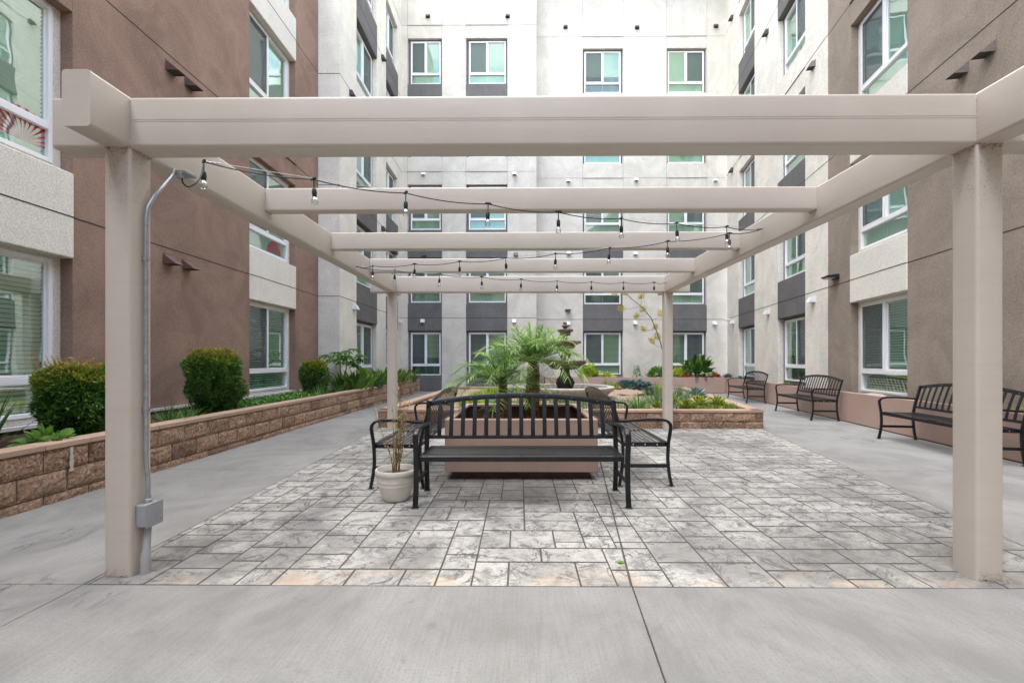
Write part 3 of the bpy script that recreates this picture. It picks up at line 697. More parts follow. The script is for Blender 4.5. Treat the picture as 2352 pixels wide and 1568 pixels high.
for y in (3.90, 5.26, 6.62): beam('cross_beam', (XL1+.001, y+.051, ZTp-.103), (XR0-.001, y+.051, ZTp-.103), .102, .203, .015)
# welds
def bead(p0, p1, r=.007, mat='weldp', name='weld_seam'):
    p0, p1 = Vector(p0)-O, Vector(p1)-O; n = max(6, int((p1-p0).length/.008)); m = MB()
    m.tube([p0+(p1-p0)*i/n for i in range(n+1)], [r*(1.25 if i % 2 else .75)*random.uniform(.85, 1.15) for i in range(n+1)], 7); m.build(name, M[mat], pg)
for xw, sg in ((XL1, 1), (XR0, -1)):
    bead((xw, YF+.008, ZB+.02), (xw, YF+.008, ZTp-.015)); bead((xw+sg*.004, YF+.02, ZB), (xw+sg*.004, YF+PW-.01, ZB), .006, 'weld')
    for y in (3.90, 5.26, 6.62):
        bead((xw, y+.004, ZTp-.19), (xw, y+.004, ZTp-.02), .004); bead((xw, y, ZTp-.204), (xw, y+.1, ZTp-.204), .005, 'weld'); bead((xw, y, ZTp-.204), (xw+sg*.09, y-.001, ZTp-.204), .003, 'weld')
for x in (XL0, XR0):
    for y in (YF, YR): bead((x+.01, y-.002, ZB-.002), (x+PW-.01, y-.002, ZB-.002), .007, 'weld')
for y, x in ((YF, XL1), (YF, XR0)): bead((x, y+.01, ZB-.002), (x, y+PW-.01, ZB-.002), .006, 'weld')
# mill seam along the big front beam
m = MB(); m.box(XL1+.004, XR0-.004, .0008, .004, zc+.012, zc+.0165); m.box(XL1+.004, XR0-.004, .0008, .004, zc+.0, zc+.0022); m.build('mill_seam', M['pergola'], pg)
# rust stains with their own ragged outline at the post heads and feet
rm = MB(); rr = random.Random(3)
for x0, sgn in ((XL0, 1), (XR0, 1)):
    for _ in range(230):
        a = rr.random(); x = x0+PW*(.5+.42*rr.uniform(-1, 1)); z = ZB-.01-.36*rr.random()**2.2; q = rr.uniform(.0008, .0028)
        rm.add([(x-q, -.0012, z-q), (x+q, -.0012, z-q*.6), (x+q*.7, -.0012, z+q*1.3), (x-q, -.0012, z+q)], [(0, 1, 2, 3)])
for xs_, nx in ((XL1, .0012), (XR0, -.0012)):
    for _ in range(180):
        y = PW*(.5+.42*rr.uniform(-1, 1)); z = ZB-.01-.30*rr.random()**2; q = rr.uniform(.0008, .0026)
        rm.add([(xs_+nx, y-q, z-q), (xs_+nx, y+q, z-q), (xs_+nx, y+q, z+q), (xs_+nx, y-q, z+q)], [(0, 1, 2, 3)])
for x0 in (XL0, XR0):
    for _ in range(110):
        x = x0+PW*rr.uniform(.06, .94); z = .003+.05*rr.random()**2.5; q = rr.uniform(.001, .004)
        rm.add([(x-q, -.0012, z), (x+q, -.0012, z), (x+q, -.0012, z+q), (x-q, -.0012, z+q)], [(0, 1, 2, 3)])
rm.build('rust_stain', M['weld'], pg)

# ---- conduit up the left post
cd = empty('electrical_conduit', (-2.22, 2.63, 0), 0, 'galvanised conduit with small grey junction box running up the front left pergola post', 'conduit')
m = MB(); cpath = [(0, 0, .40), (0, 0, .47), (0, -.002, .55), (-.012, .0, .63), (-.012, 0, 1.2), (-.012, 0, 2.08), (-.010, .01, 2.17), (.0, .06, 2.27), (.0, .14, 2.37), (.002, .185, 2.43), (.002, .20, 2.478)]
cp = []
for i in range(len(cpath)-1):
    for t_ in range(4): cp.append(Vector(cpath[i]).lerp(Vector(cpath[i+1]), t_/4))
cp.append(Vector(cpath[-1])); cp = [cp[0]]+[(cp[i-1]+cp[i]*2+cp[i+1])/4 for i in range(1, len(cp)-1)]+[cp[-1]]
m.tube(cp, .0125, 10); m.build('pipe', M['gal'], cd, smooth=True)
for z in (.96, 1.86):
    m = MB(); m.box(-.033, .004, -.012, .012, z-.010, z+.010); m.tube([(-.012, 0, z-.014), (-.012, 0, z+.014)], .0155, 10); m.build('pipe_strap', M['gal'], cd)
m = MB(); m.bbox(-.028, .035, -.055, .06, .275, .405, .004); m.bbox(.035, .041, -.06, .065, .27, .41, .003); m.lathe([(.020, .405), (.020, .425), (.015, .43), (.015, .45)], 12); jb = m.build('junction_box', M['greybox'], cd)
m = MB(); m.lathe([(.004, .0), (.003, .003)], 8, (0, 0, 0)); m.v = [(.0415+z, x+.04, y+.30) for x, y, z in m.v]; m.build('screw', M['weld'], jb)
m = MB(); m.tube([(0, 0, .275), (.0, -.002, .25), (.008, -.02, .14), (.012, -.03, .10), (.012, -.03, .0)], [.018, .019, .019, .026, .026], 12); m.build('riser_pipe', plain('grey_pvc', (.33, .33, .335), .5, 0, .4, .12), cd, smooth=True)
m = MB(); m.bbox(-.02, .075, .20, .30, 2.455, 2.476, .004); m.bbox(.02, .05, .19, .22, 2.415, 2.455, .004); m.build('outlet_box', M['greybox'], cd)

# ---- string lights
def strand(p0, p1, sag, fr, label):
    p0, p1 = Vector(p0), Vector(p1); root = empty('string_lights', p0, 0, label, 'string lights', 'string lights zigzagging under the pergola')
    def P(t): return p0.lerp(p1, t)-Vector((0, 0, sag*4*t*(1-t)))
    def Pc(t):   # the cable droops a touch between sockets
        v = P(t); k_ = 0
        for a, b in zip([0]+fr, fr+[1]):
            if a <= t <= b and b > a: u = (t-a)/(b-a); k_ = .022*4*u*(1-u)
        return v-Vector((0, 0, k_))
    N = 120
    m = MB(); m.tube([Pc(i/N)-p0 for i in range(N+1)], .0042, 6); m.build('cable', M['rubber'], root)
    m = MB(); m.tube([P(i/40)-p0+Vector((0, 0, .007)) for i in range(41)], .0016, 5); m.build('support_wire', M['gal'], root)
    for e, dirn in ((p0, (p1-p0).normalized()), (p1, (p0-p1).normalized())):
        m = MB()
        for q in range(7):
            c0 = e-p0+dirn*(q*.016); ax = Vector((0, 0, 1)) if q % 2 else dirn.cross(Vector((0, 0, 1))).normalized()
            m.tube([c0+dirn*.012*math.cos(a)+ax*.007*math.sin(a) for a in [i*math.pi/5 for i in range(11)]], .0018, 4, caps=False)
        m.build('wire_hook', M['gal'], root)
    for i, t_ in enumerate(fr):
        b = P(t_)-p0; tw = random.uniform(-.05, .05)
        if not hasattr(strand, 'sock'):
            m = MB(); m.tube([(-.03, 0, .002), (-.012, 0, .006), (.012, 0, .006), (.03, 0, .002)], [.005, .009, .009, .005], 8)
            m.tube([(0, 0, .0), (0, 0, -.065)], .0045, 6)
            m.lathe([(.0045, -.06), (.010, -.066), (.0145, -.074), (.016, -.085), (.016, -.092), (.0175, -.093), (.0175, -.104), (.016, -.105), (.0155, -.125), (.0135, -.128), (.0, -.128)], 14)
            strand.sock = m; 
            m2 = MB(); m2.lathe([(.012, -.126), (.0125, -.132), (.018, -.142), (.0235, -.153), (.0255, -.164), (.0235, -.176), (.016, -.186), (.006, -.191), (.0, -.1915)], 16); strand.bulb = m2
            m3 = MB(); m3.tube([(-.004, 0, -.128), (-.006, 0, -.155), (0, .004, -.163), (.006, 0, -.155), (.004, 0, -.128)], .0012, 5); strand.fil = m3
            so_ = m.build('socket', M['rubber'], root, smooth=True); bo = m2.build('bulb', M['bulb'], so_, smooth=True); m3.build('filament', M['gal'], bo)
            strand.sock = so_
        else: so_ = copy_tree(strand.sock, root)
        so_.location = b; so_.rotation_euler = (tw, random.uniform(-.06, .06), random.uniform(0, 3))
    return root
sA = (XL1+.10, 3.00, 2.60); eA = (XR0-.004, 4.76, 2.655); eB = (XL1+.004, 6.05, 2.535); eC = (XR0-.004, 7.86, 2.63)
def fr_for(p0, p1, xs):
    out = []
    for x in xs:
        best = min(((abs(CX_+F_*((p.x*math.cos(PS_)+p.y*math.sin(PS_))/(-p.x*math.sin(PS_)+p.y*math.cos(PS_)))-x), t) for t, p in ((i/400, Vector(p0).lerp(Vector(p1), i/400)) for i in range(401))))
        out.append(best[1])
    return sorted(out)
strand(sA, eA, .07, fr_for(sA, eA, (467, 723, 934, 1121, 1281, 1427, 1555, 1669)), 'nearest strand of clear bulbs, from the conduit corner to the right side beam')
strand(eA, eB, .07, fr_for(eA, eB, (1676, 1532, 1401, 1277, 1162, 1055, 952, 857)), 'middle strand of clear bulbs, rising from left to right beneath the pergola')
strand(eB, eC, .07, fr_for(eB, eC, (908, 1011, 1107, 1197, 1280, 1358, 1432, 1502)), 'farthest strand of clear bulbs, hung in front of the rear pergola beam')
# feed cable loop from outlet box to the first strand
m = MB(); a = Vector((-2.17, 2.86, 2.44)); pts = [(-2.17, 2.83, 2.42), (-2.165, 2.83, 2.385), (-2.15, 2.86, 2.37), (-2.12, 2.9, 2.42), (-2.125, 2.95, 2.50), (-2.14, 2.98, 2.565), (XL1+.10, 3.0, 2.60)]
pp = []
for i in range(len(pts)-1):
    for t_ in range(5): pp.append(Vector(pts[i]).lerp(Vector(pts[i+1]), t_/5))
pp.append(Vector(pts[-1]))
for _ in range(3): pp = [pp[0]]+[(pp[i-1]+pp[i]*2+pp[i+1])/4 for i in range(1, len(pp)-1)]+[pp[-1]]
m.tube([p-a for p in pp], .0048, 6); o = m.build('power_cord', M['rubber'], loc=tuple(a)); tag(o, 'short black power cord looping from the conduit outlet to the nearest strand', 'cord')

# ================================================================== BENCHES
def make_bench():
    root = empty('metal_bench', (0, 0, 0)); hl = .905
    sec = rrect(.044, .026, .006, 2)
    def curve(pts, n=5, it=2):
        q = [Vector(pts[0])]
        for a, b in zip(pts, pts[1:]):
            for i in range(1, n+1): q.append(Vector(a).lerp(Vector(b), i/n))
        for _ in range(it): q = [q[0]]+[(q[i-1]+q[i]*2+q[i+1])/4 for i in range(1, len(q)-1)]+[q[-1]]
        return q
    for sx in (-1, 1):
        x = sx*hl; m = MB()
        m.sweep(curve([(x, -.035, .006), (x, -.01, .12), (x, .004, .26), (x, -.002, .42), (x, -.02, .53), (x, -.028, .585)]), sec, Vector((0, 1, 0)), caps=True)
        m.bbox(x-.03, x+.03, -.06, -.005, 0, .006, .002); m.build('front_leg', M['black'], root, smooth=True)
        m = MB(); m.sweep(curve([(x, -.028, .583), (x, -.022, .62), (x, .01, .650), (x, .06, .662), (x, .2, .665), (x, .36, .652), (x, .505, .642)]), sec, Vector((0, 1, .3))); m.build('armrest', M['black'], root, smooth=True)
        m = MB(); m.sweep(curve([(x, .485, .006), (x, .462, .14), (x, .448, .30), (x, .452, .43), (x, .478, .56), (x, .52, .72), (x, .555, .855)]), sec, Vector((0, 1, 0)))
        m.bbox(x-.03, x+.03, .455, .51, 0, .006, .002); m.build('back_leg', M['black'], root, smooth=True)
        m = MB(); m.bbox(x-.012, x+.012, 0, .455, .185, .222, .004); m.build('stretcher', M['black'], root)
        m = MB(); m.bbox(x-sx*.035-.008, x-sx*.035+.008, -.005, .452, .388, .432, .003)
        for y in (.1, .22, .34):
            c = MB(); c.lathe([(.006, 0), (.006, .003), (.003, .005), (0, .005)], 8)
            m.add([(x-sx*.027+sx*z, y+a, .41+b) for a, b, z in c.v], c.f, 1)
        m.build('seat_side_rail', [M['black'], M['bolt']], root)
    xi = hl-.044
    m = MB()
    for i in range(10):
        y = .016+i*.0455; z = .438-.012*math.sin(math.pi*i/9); m.bbox(-xi, xi, y-.014, y+.014, z-.003, z+.003, .0015)
    m.build('seat', M['black'], root)
    m = MB(); m.bbox(-xi, xi, -.012, -.004, .388, .434, .003); m.bbox(-xi, xi, .436, .444, .39, .43, .003); m.bbox(-.012, .012, -.003, .435, .405, .425, .003); m.build('seat_frame', M['black'], root)
    def backy(z): return .478+(z-.56)*.27
    m = MB(); N = 30; xb = hl-.022; pts = []
    for i in range(N+1):
        u = -1+2*i/N; z = .832+.075*(1-abs(u)**2.1); pts.append(Vector((xb*u, backy(z), z)))
    m.sweep(pts, rrect(.012, .052, .004, 2), Vector((0, .27, 1)))
    m.sweep([(-xb, backy(.52), .52), (xb, backy(.52), .52)], rrect(.014, .036, .004, 2), Vector((0, .27, 1)))
    m.build('back_rail', M['black'], root, smooth=True)
    m = MB()
    for i in range(15):
        x = (i-7)*.1125; zt = .832+.075*(1-abs(x/xb)**2.1)-.02
        q = [Vector((x, backy(.525)-.004, .525)), Vector((x, backy(.6)-.012, .60)), Vector((x, backy(.72)-.012, .72)), Vector((x, backy(zt)-.004, zt))]
        m.sweep(curve(q, 3, 1), rrect(.006, .040, .002, 2), Vector((1, 0, 0)))
    for i in range(-3, 4):
        c = MB(); c.lathe([(.0035, 0), (.002, .002), (0, .002)], 6); x = i*.1125*2.2; z = .832+.075*(1-abs(x/xb)**2.1)
        m.add([(x+a, backy(z)-.0075-w_, z+b) for a, b, w_ in c.v], c.f, 1)
    m.build('backrest_slats', [M['black'], M['bolt']], root)
    return root
b0 = make_bench(); GR = 'black metal benches around the courtyard'
def bench_at(x, y, rz, label, first=False):
    o = b0 if first else copy_tree(b0)
    o.location = (x, y, 0); o.rotation_euler = (0, 0, rz); tag(o, label, 'bench', GR); return o
bench_at(.015, 3.80, R(.6), 'black metal bench nearest the camera, in front of the palm planter and facing the viewer', True)
bench_at(-1.43, 5.24, R(-90), 'black metal bench seen end-on left of the palm planter, behind the cream pot')
bench_at(1.475, 5.35, R(90), 'black metal bench seen from its end on the right side of the palm planter')
aR = math.atan(.160)
for yc, lb in ((6.27, 'black metal bench by the right wall partly hidden behind the front right pergola post'), (10.20, 'middle one of the three black metal benches along the right wall'), (14.0, 'smallest looking black metal bench by the right wall, nearest the far corner')):
    xw = 5.258+.1531*yc
    bench_at(xw-.58, yc, R(-90)-aR, lb)

# ================================================================== SPLIT-FACE BLOCK WALLS
def block_wall(root, p0, p1, h, courses, out, thick=.2, bl=.40, cap=.05, res=1., hidden=0., rng=None, capw=.02, off=None):
    """p0->p1 run at the outer face; `out` outward unit normal; coordinates relative to root"""
    rng = rng or random.Random(1); o = off or Vector(root.location)
    p0, p1 = Vector((*p0, 0)), Vector((*p1, 0)); L = (p1-p0).length; a = (p1-p0)/L; n = Vector((*out, 0)); ch = (h-cap+hidden)/courses
    T = lambda s, d, z: p0+a*s+n*d+Vector((0, 0, z))-o
    m = MB(T); g = MB(T); c = MB(T)
    g.box(.01, L-.01, -thick, -.012, -.02, h-cap)
    for r_ in range(courses):
        z0 = -hidden+r_*ch+.004; z1 = -hidden+(r_+1)*ch-.004; s = -bl*(.5 if r_ % 2 else 0)-.001
        while s < L:
            a0, a1 = max(0, s+.004), min(L, s+bl-.004); s += bl
            if a1-a0 < .03: continue
            nx = max(2, int((a1-a0)/.045*res)); nz = max(3, int(5*res)); tt = rng.random(); sd_ = rng.uniform(0, 99)
            vs = []
            for i in range(nx+1):
                for j in range(nz+1):
                    u, v = i/nx, j/nz; s_ = a0+(a1-a0)*u; z_ = max(-.01, z0+(z1-z0)*v); e = min(u, 1-u, 1)*nx*.9; e2 = min(v, 1-v)*nz*.9
                    ed = min(1, e)*min(1, e2)
                    q = noise.noise(Vector((s_*9+sd_, z_*9, sd_)))*.5+noise.noise(Vector((s_*26+sd_, z_*26, 3)))*.35
                    vs.append((s_, -.008+ed*(.018+.034*q), z_))
            fs = [(i*(nz+1)+j, (i+1)*(nz+1)+j, (i+1)*(nz+1)+j+1, i*(nz+1)+j+1) for i in range(nx) for j in range(nz)]
            m.add(vs, fs, 0, tt)
            m.add([(a0, -.006, z0), (a1, -.006, z0), (a1, -.02, z0), (a0, -.02, z0), (a0, -.006, z1), (a1, -.006, z1), (a1, -.02, z1), (a0, -.02, z1)], [(0, 1, 2, 3), (4, 5, 6, 7), (0, 3, 7, 4), (1, 2, 6, 5)], 0, tt)
    s = 0
    while s < L:
        e = min(L, s+bl); c.bbox(s+.002, e-.002, -thick-.005, capw-.005, h-cap+.002, h, .004, 0, rng.random()); s = e
    # rough end faces
    return m, g, c
def bw_build(root, sides):
    mm, gg, cc = MB(), MB(), MB()
    for m, g, c in sides:
        for dst, src in ((mm, m), (gg, g), (cc, c)): dst.v, o_ = dst.v+src.v, len(dst.v); dst.f += [tuple(i+o_ for i in f) for f in src.f]; dst.m += src.m; dst.t += src.t
    mm.build('block_course', M['block'], root); gg.build('mortar_core', M['mortar'], root); cc.build('cap', M['cap'], root)
# left planter
A0, A1 = (-4.165, -3.0), (-4.0, 17.7)
lp = empty('raised_block_planter', (-4.15, 3.0, 0), 0, 'long raised planter of tan split-face block running along the brown wing on the left', 'planter')
dv = (Vector(A1)-Vector(A0)).normalized(); nr = (dv.y, -dv.x)
bw_build(lp, [block_wall(lp, A0, A1, .52, 3, nr, hidden=.12, res=1.25, rng=random.Random(4)), block_wall(lp, A1, (-4.86, 17.72), .52, 3, (0, 1), hidden=.12)])
def soil_mesh(poly, z, name, mat, root, amp=.03, n=70):
    xs = [p[0] for p in poly]; ys = [p[1] for p in poly]; x0, x1, y0, y1 = min(xs), max(xs), min(ys), max(ys); nx = max(4, int((x1-x0)/.12)); ny = max(4, int((y1-y0)/.12))
    m = MB(); o = root.location; ed = []
    def lim(y):   # left/right limits of a 4-corner poly (bl, br, tr, tl)
        t = (y-y0)/(y1-y0); return poly[0][0]+(poly[3][0]-poly[0][0])*t, poly[1][0]+(poly[2][0]-poly[1][0])*t
    vs = []
    for j in range(ny+1):
        y = y0+(y1-y0)*j/ny; a, b = lim(y)
        for i in range(nx+1):
            x = a+(b-a)*i/nx; vs.append((x-o.x, y-o.y, z+amp*noise.noise(Vector((x*2.3, y*2.3, 1)))+amp*.4*noise.noise(Vector((x*9, y*9, 5)))-o.z))
    m.add(vs, [(j*(nx+1)+i, j*(nx+1)+i+1, (j+1)*(nx+1)+i+1, (j+1)*(nx+1)+i) for j in range(ny) for i in range(nx)])
    return m.build(name, mat, root, smooth=True)
soil_mesh([(-5.46, -3), (-4.35, -3), (-4.19, 17.55), (-5.46, 17.55)], .45, 'soil', M['soil'], lp)
m = MB()   # lime streaks run down from two of the joints
for (s_, w_, h_) in ((4.02, .014, .22), (5.62, .006, .10), (7.45, .008, .14)):
    n_ = 9; m = MB()
    p = Vector((*A0, 0))+Vector((*dv, 0))*(s_+3.0); q = Vector((*nr, 0))
    for i in range(n_):
        z1 = .462-h_*i/n_; z0 = .462-h_*(i+1)/n_; ww = w_*(1+.7*random.random()); e = .014
        m.add([p+Vector((*dv, 0))*-ww+q*e+Vector((0, 0, z1)), p+Vector((*dv, 0))*ww+q*e+Vector((0, 0, z1)), p+Vector((*dv, 0))*ww*.8+q*e+Vector((0, 0, z0)), p-Vector((*dv, 0))*ww*.8+q*e+Vector((0, 0, z0))], [(0, 1, 2, 3)])
    m.v = [tuple(Vector(v)-lp.location) for v in m.v]; m.build('lime_streak', M['efflor'], lp)

# centre bed
B0, B1, B2, B3 = (-2.66, 8.28), (4.47, 8.20), (5.70, 15.5), (-2.36, 15.6)
cb = empty('block_garden_bed', (1, 8.3, 0), 0, 'low split-face block garden bed with gravel, agaves and the fountain, behind the pergola', 'garden bed')
def wn_(p, q): d = (Vector(q)-Vector(p)).normalized(); return (d.y, -d.x)
bw_build(cb, [block_wall(cb, B0, B1, .34, 2, wn_(B0, B1), hidden=.04, res=1.2), block_wall(cb, B1, B2, .34, 2, wn_(B1, B2), hidden=.04), block_wall(cb, B2, B3, .34, 2, wn_(B2, B3), hidden=.04, res=.6), block_wall(cb, B3, B0, .34, 2, wn_(B3, B0), hidden=.04)])
soil_mesh([(B0[0]+.19, B0[1]+.19), (B1[0]-.2, B1[1]+.25), (B2[0]-.2, B2[1]-.19), (B3[0]+.19, B3[1]-.19)], .26, 'gravel_fill', M['gravel'], cb, .05)

# smooth painted planter: along the far wall and the right wall
sp_ = empty('smooth_wall_planter', (7.9, 17.1, 0), 0, 'smooth dusty pink metal planter running along the far wall and the right wall', 'planter')
def PL(y): return 5.258+.1531*y
corner = (PL(17.1), 17.1)
def wall_run(p0, p1, n, h, th=.05, seg=1.95, back=None):
    p0, p1 = Vector((*p0, 0)), Vector((*p1, 0)); L = (p1-p0).length; a = (p1-p0)/L; nn = Vector((*n, 0)); o = sp_.location
    m = MB(lambda s, d, z: p0+a*s+nn*d+Vector((0, 0, z))-o); s = 0
    while s < L-.01:
        e = min(L, s+seg); m.bbox(s+.004, e-.004, -th, 0, .015, h, .008); m.box(s+.004, e-.004, -th-.05, -th+.001, h-.03, h-.002); m.box(s, e, -th+.005, -.012, 0, h-.02, 1); s = e
    m.build('planter_wall', [M['planter'], M['planter_in']], sp_)
wall_run((.9, 17.1), corner, (0, -1), .61, seg=2.36)
wall_run(corner, (PL(-3), -3), (-Vector((.1531, 1)).normalized().y, Vector((.1531, 1)).normalized().x), .61, seg=2.28)
soil_mesh([(.95, 17.12), (PL(17.1), 17.12), (8.75, 18.9), (.95, 18.9)], .54, 'soil', M['soil'], sp_)
soil_mesh([(PL(-3)+.03, -3), (5.556+RS*-3+.1, -3), (5.556+RS*17.1+.1, 17.1), (PL(17.1)+.03, 17.1)], .53, 'soil', M['soil'], sp_)
m = MB(); m.box(.9, .95, 17.1, 18.9, 0, .61); m.v = [tuple(Vector(v)-sp_.location) for v in m.v]; m.build('planter_end', M['planter'], sp_)

# ================================================================== PALM PLANTER
bx = empty('square_planter_box', (.01, 4.72, 0), 0, 'large square dusty pink metal planter box holding two small palms, between the benches', 'planter')
W2, D = .80, 1.74; rim = .075
m = MB()
def frame_prism(m, z0, z1, w, d0, d1, t):
    m.bbox(-w, w, d0, d0+t, z0, z1, .006); m.bbox(-w, w, d1-t, d1, z0, z1, .006); m.bbox(-w, -w+t, d0+t-.002, d1-t+.002, z0, z1-.0015, .006); m.bbox(w-t, w, d0+t-.002, d1-t+.002, z0, z1-.0015, .006)
frame_prism(m, .085, .635, W2, -.08, D-.08, .03); m.build('box_wall', M['planter'], bx)
m = MB(); frame_prism(m, .60, .637, W2+.001, -.081, D-.079, rim); m.build('rim', M['planter'], bx)
m = MB(); m.box(-W2+.035, W2-.035, -.048, D-.115, .10, .12); m.box(-W2+.03, W2-.03, -.05, -.046, .1, .6); m.box(-W2+.03, W2-.03, D-.114, D-.110, .1, .6); m.box(-W2+.03, -W2+.034, -.05, D-.11, .1, .6); m.box(W2-.034, W2-.03, -.05, D-.11, .1, .6); m.build('inner_lining', M['planter_in'], bx)
m = MB(); m.box(-W2+.07, W2-.07, .0, D-.16, .0, .085); m.build('plinth', M['planter_in'], bx)
soil_mesh([(bx.location.x-W2+.04, bx.location.y-.04), (bx.location.x+W2-.04, bx.location.y-.04), (bx.location.x+W2-.04, bx.location.y+D-.12), (bx.location.x-W2+.04, bx.location.y+D-.12)], .36, 'soil', M['soil'], bx)

def palm(loc, h, rt, nfr, fl, seed, label, lean=(0, 0), extra=()):
    rg = random.Random(seed); root = empty('pygmy_palm', loc, 0, label, 'palm', 'two small palms in the square planter')
    m = MB(); N = 22; ax = [Vector((lean[0]*(i/N)**1.5, lean[1]*(i/N)**1.5, h*i/N)) for i in range(N+1)]
    m.tube(ax, [rt*(1.0-.15*i/N)*(1.0 if i < N-5 else 1-.09*(i-N+5)) for i in range(N+1)], 14)
    for q in range(int(h*420)):   # old leaf bases in spirals
        z = (q/(h*420))*h; i = min(N, int(z/h*N)); c = ax[i]; a = q*2.399+rg.uniform(-.15, .15); rr_ = rt*(1.0-.15*z/h)*(1 if z < h*.78 else 1-1.6*(z/h-.78))
        o_ = Vector((math.cos(a), math.sin(a), 0)); sd_ = Vector((-math.sin(a), math.cos(a), 0)); w_ = rg.uniform(.008, .014); l = rg.uniform(.018, .04); b = Vector((c.x, c.y, z))+o_*rr_*.96
        tip = b+o_*l*.55+Vector((0, 0, l))
        m.add([b-sd_*w_, b+sd_*w_, b+o_*.012+Vector((0, 0, -.008)), tip], [(0, 1, 3), (1, 2, 3), (2, 0, 3)], 0, rg.random())
    m.build('trunk', M['bark'], root)
    m = MB(); top = ax[-1]
    fr = [(q*2.399+rg.uniform(-.3, .3), q/nfr) for q in range(nfr)]+[(a, t) for a, t in extra]
    for a, t in fr:
        el = R(88-82*t**1.0+rg.uniform(-9, 9)); L = fl*(.60+.46*min(1, t*1.5))*rg.uniform(.9, 1.1)
        d = Vector((math.cos(a)*math.cos(el), math.sin(a)*math.cos(el), math.sin(el))); p = top+Vector((math.cos(a), math.sin(a), 0))*rt*.35+Vector((0, 0, -.02*t))
        n = 30; pts = [p.copy()]; ds = [d.copy()]; dr = .75+.65*(1-abs(t-.45))
        for i in range(n):
            p = p+d*L/n; d = (d+Vector((0, 0, -dr*1.35/n*(.35+1.3*i/n)))).normalized(); pts.append(p.copy()); ds.append(d.copy())
        m.tube(pts[::3], [.0065*(1-.8*i/10) for i in range(len(pts[::3]))], 5, 1, .7)
        tt = rg.uniform(.1, .9)
        for i in range(4, n+1):
            u = i/n; ll = L*.48*(.45+.55*math.sin(math.pi*min(1, u*1.02)**.75))*rg.uniform(.85, 1.1)
            sd_ = ds[i].cross(Vector((0, 0, 1)))
            if sd_.length < .1: sd_ = Vector((-math.sin(a), math.cos(a), 0))
            sd_.normalize(); nn = sd_.cross(ds[i])
            for sg in (-1, 1):
                for kk in (0,):
                    pb = pts[i]-ds[i]*(L/n*.5*kk)
                    dd = (sd_*sg*(1.0+rg.uniform(-.15, .15))+ds[i]*(.30+.62*u+rg.uniform(-.12, .12))+nn*(.30+rg.uniform(-.25, .25))).normalized()
                    m.leaf(pb, dd, ll, .0086, .66, 3, 'strap', .3, 0, min(1, max(0, tt*.5+rg.uniform(-.15, .75))))
        m.leaf(pts[-1], ds[-1], L*.2, .01, .3, 2, 'strap', .3, 0, tt)
    m.build('crown', [M['palm'], M['stalk']], root)
    return root
pc = PYp(1222, 970, 5.55)
palm((pc.x, 5.55, .34), .90, .086, 46, .66, 3, 'taller palm with thick shaggy trunk in the square planter', (.02, 0))
pc = PYp(1160, 970, 5.35)
palm((pc.x, 5.35, .34), .64, .055, 32, .62, 8, 'smaller palm with slim reddish trunk in the square planter, left of the taller one', (-.03, -.02), extra=((R(176), .55), (R(190), .72), (R(165), .66)))

# ================================================================== FOUNTAIN
FC = Vector((PYp(1298, 828, 12.0).x, 12.0, .22))
ft = empty('tiered_fountain', FC, 0, 'three-tiered brown stone fountain rising from a wide round concrete basin in the garden bed', 'fountain')
z0 = FC.z
m = MB(); m.lathe([(1.10, -.02), (1.12, .08), (1.16, .16), (1.28, .24), (1.31, .28), (1.31, .33), (1.29, .345), (1.16, .348), (1.14, .335), (1.13, .2), (1.10, .1), (.0, .1)], 72, flute=lambda a, z: .002*math.sin(a*40)); m.build('basin', M['basin'], ft, smooth=True)
m = MB(); m.lathe([(1.135, .25), (0, .25)], 64); m.build('water', M['water'], ft)
flu = lambda a, z: .05*abs(math.sin(a*9))
m = MB(); m.lathe([(.30, .1), (.30, .2), (.26, .24), (.20, .28), (.22, .36), (.25, .44), (.20, .54), (.13, .64), (.11, .76), (.14, .84), (.17, .88)], 40, flute=lambda a, z: .06*abs(math.sin(a*6)) if .3 < z < .8 else 0); m.build('pedestal', plain('dark_stone', (.05, .043, .038), .7, 0, .3, .3, 10, .4, 30), ft, smooth=True)
def bowl(z, r, h, name='bowl'):
    m = MB(); m.lathe([(.10, z-h), (.18*r/.42+.05, z-h*.9), (r*.62, z-h*.62), (r*.80, z-h*.34), (r*.93, z-.06), (r, z-.035), (r, z-.005), (r*.97, z), (r*.90, z-.012), (r*.6, z-.05), (0, z-.06)], 54, flute=lambda a, zz: (.045*abs(math.sin(a*13))-.02) if zz < z-.04 else 0); m.build(name, M['stone'], ft, smooth=True)
bowl(1.26-z0, .66, .26); bowl(1.775-z0, .43, .22); bowl(2.09-z0, .215, .17)
m = MB(); m.lathe([(.17, .86), (.13, .92), (.09, 1.0), (.10, 1.06), (.15, 1.14), (.17, 1.2), (.13, 1.27), (.10, 1.33), (.12, 1.36)], 28); m.build('middle_column', M['stone'], ft, smooth=True)
m = MB(); m.lathe([(.10, 1.50), (.10, 1.54), (.07, 1.56), (.06, 1.64), (.07, 1.69), (.10, 1.72)], 24); m.build('upper_column', M['stone'], ft, smooth=True)
m = MB(); m.lathe([(.06, 1.86), (.04, 1.89), (.06, 1.92), (.10, 1.97), (.085, 1.985), (.05, 1.99), (.045, 2.01), (.06, 2.03), (.055, 2.055), (.02, 2.075), (0, 2.08)], 24); m.build('finial', M['stone'], ft, smooth=True)

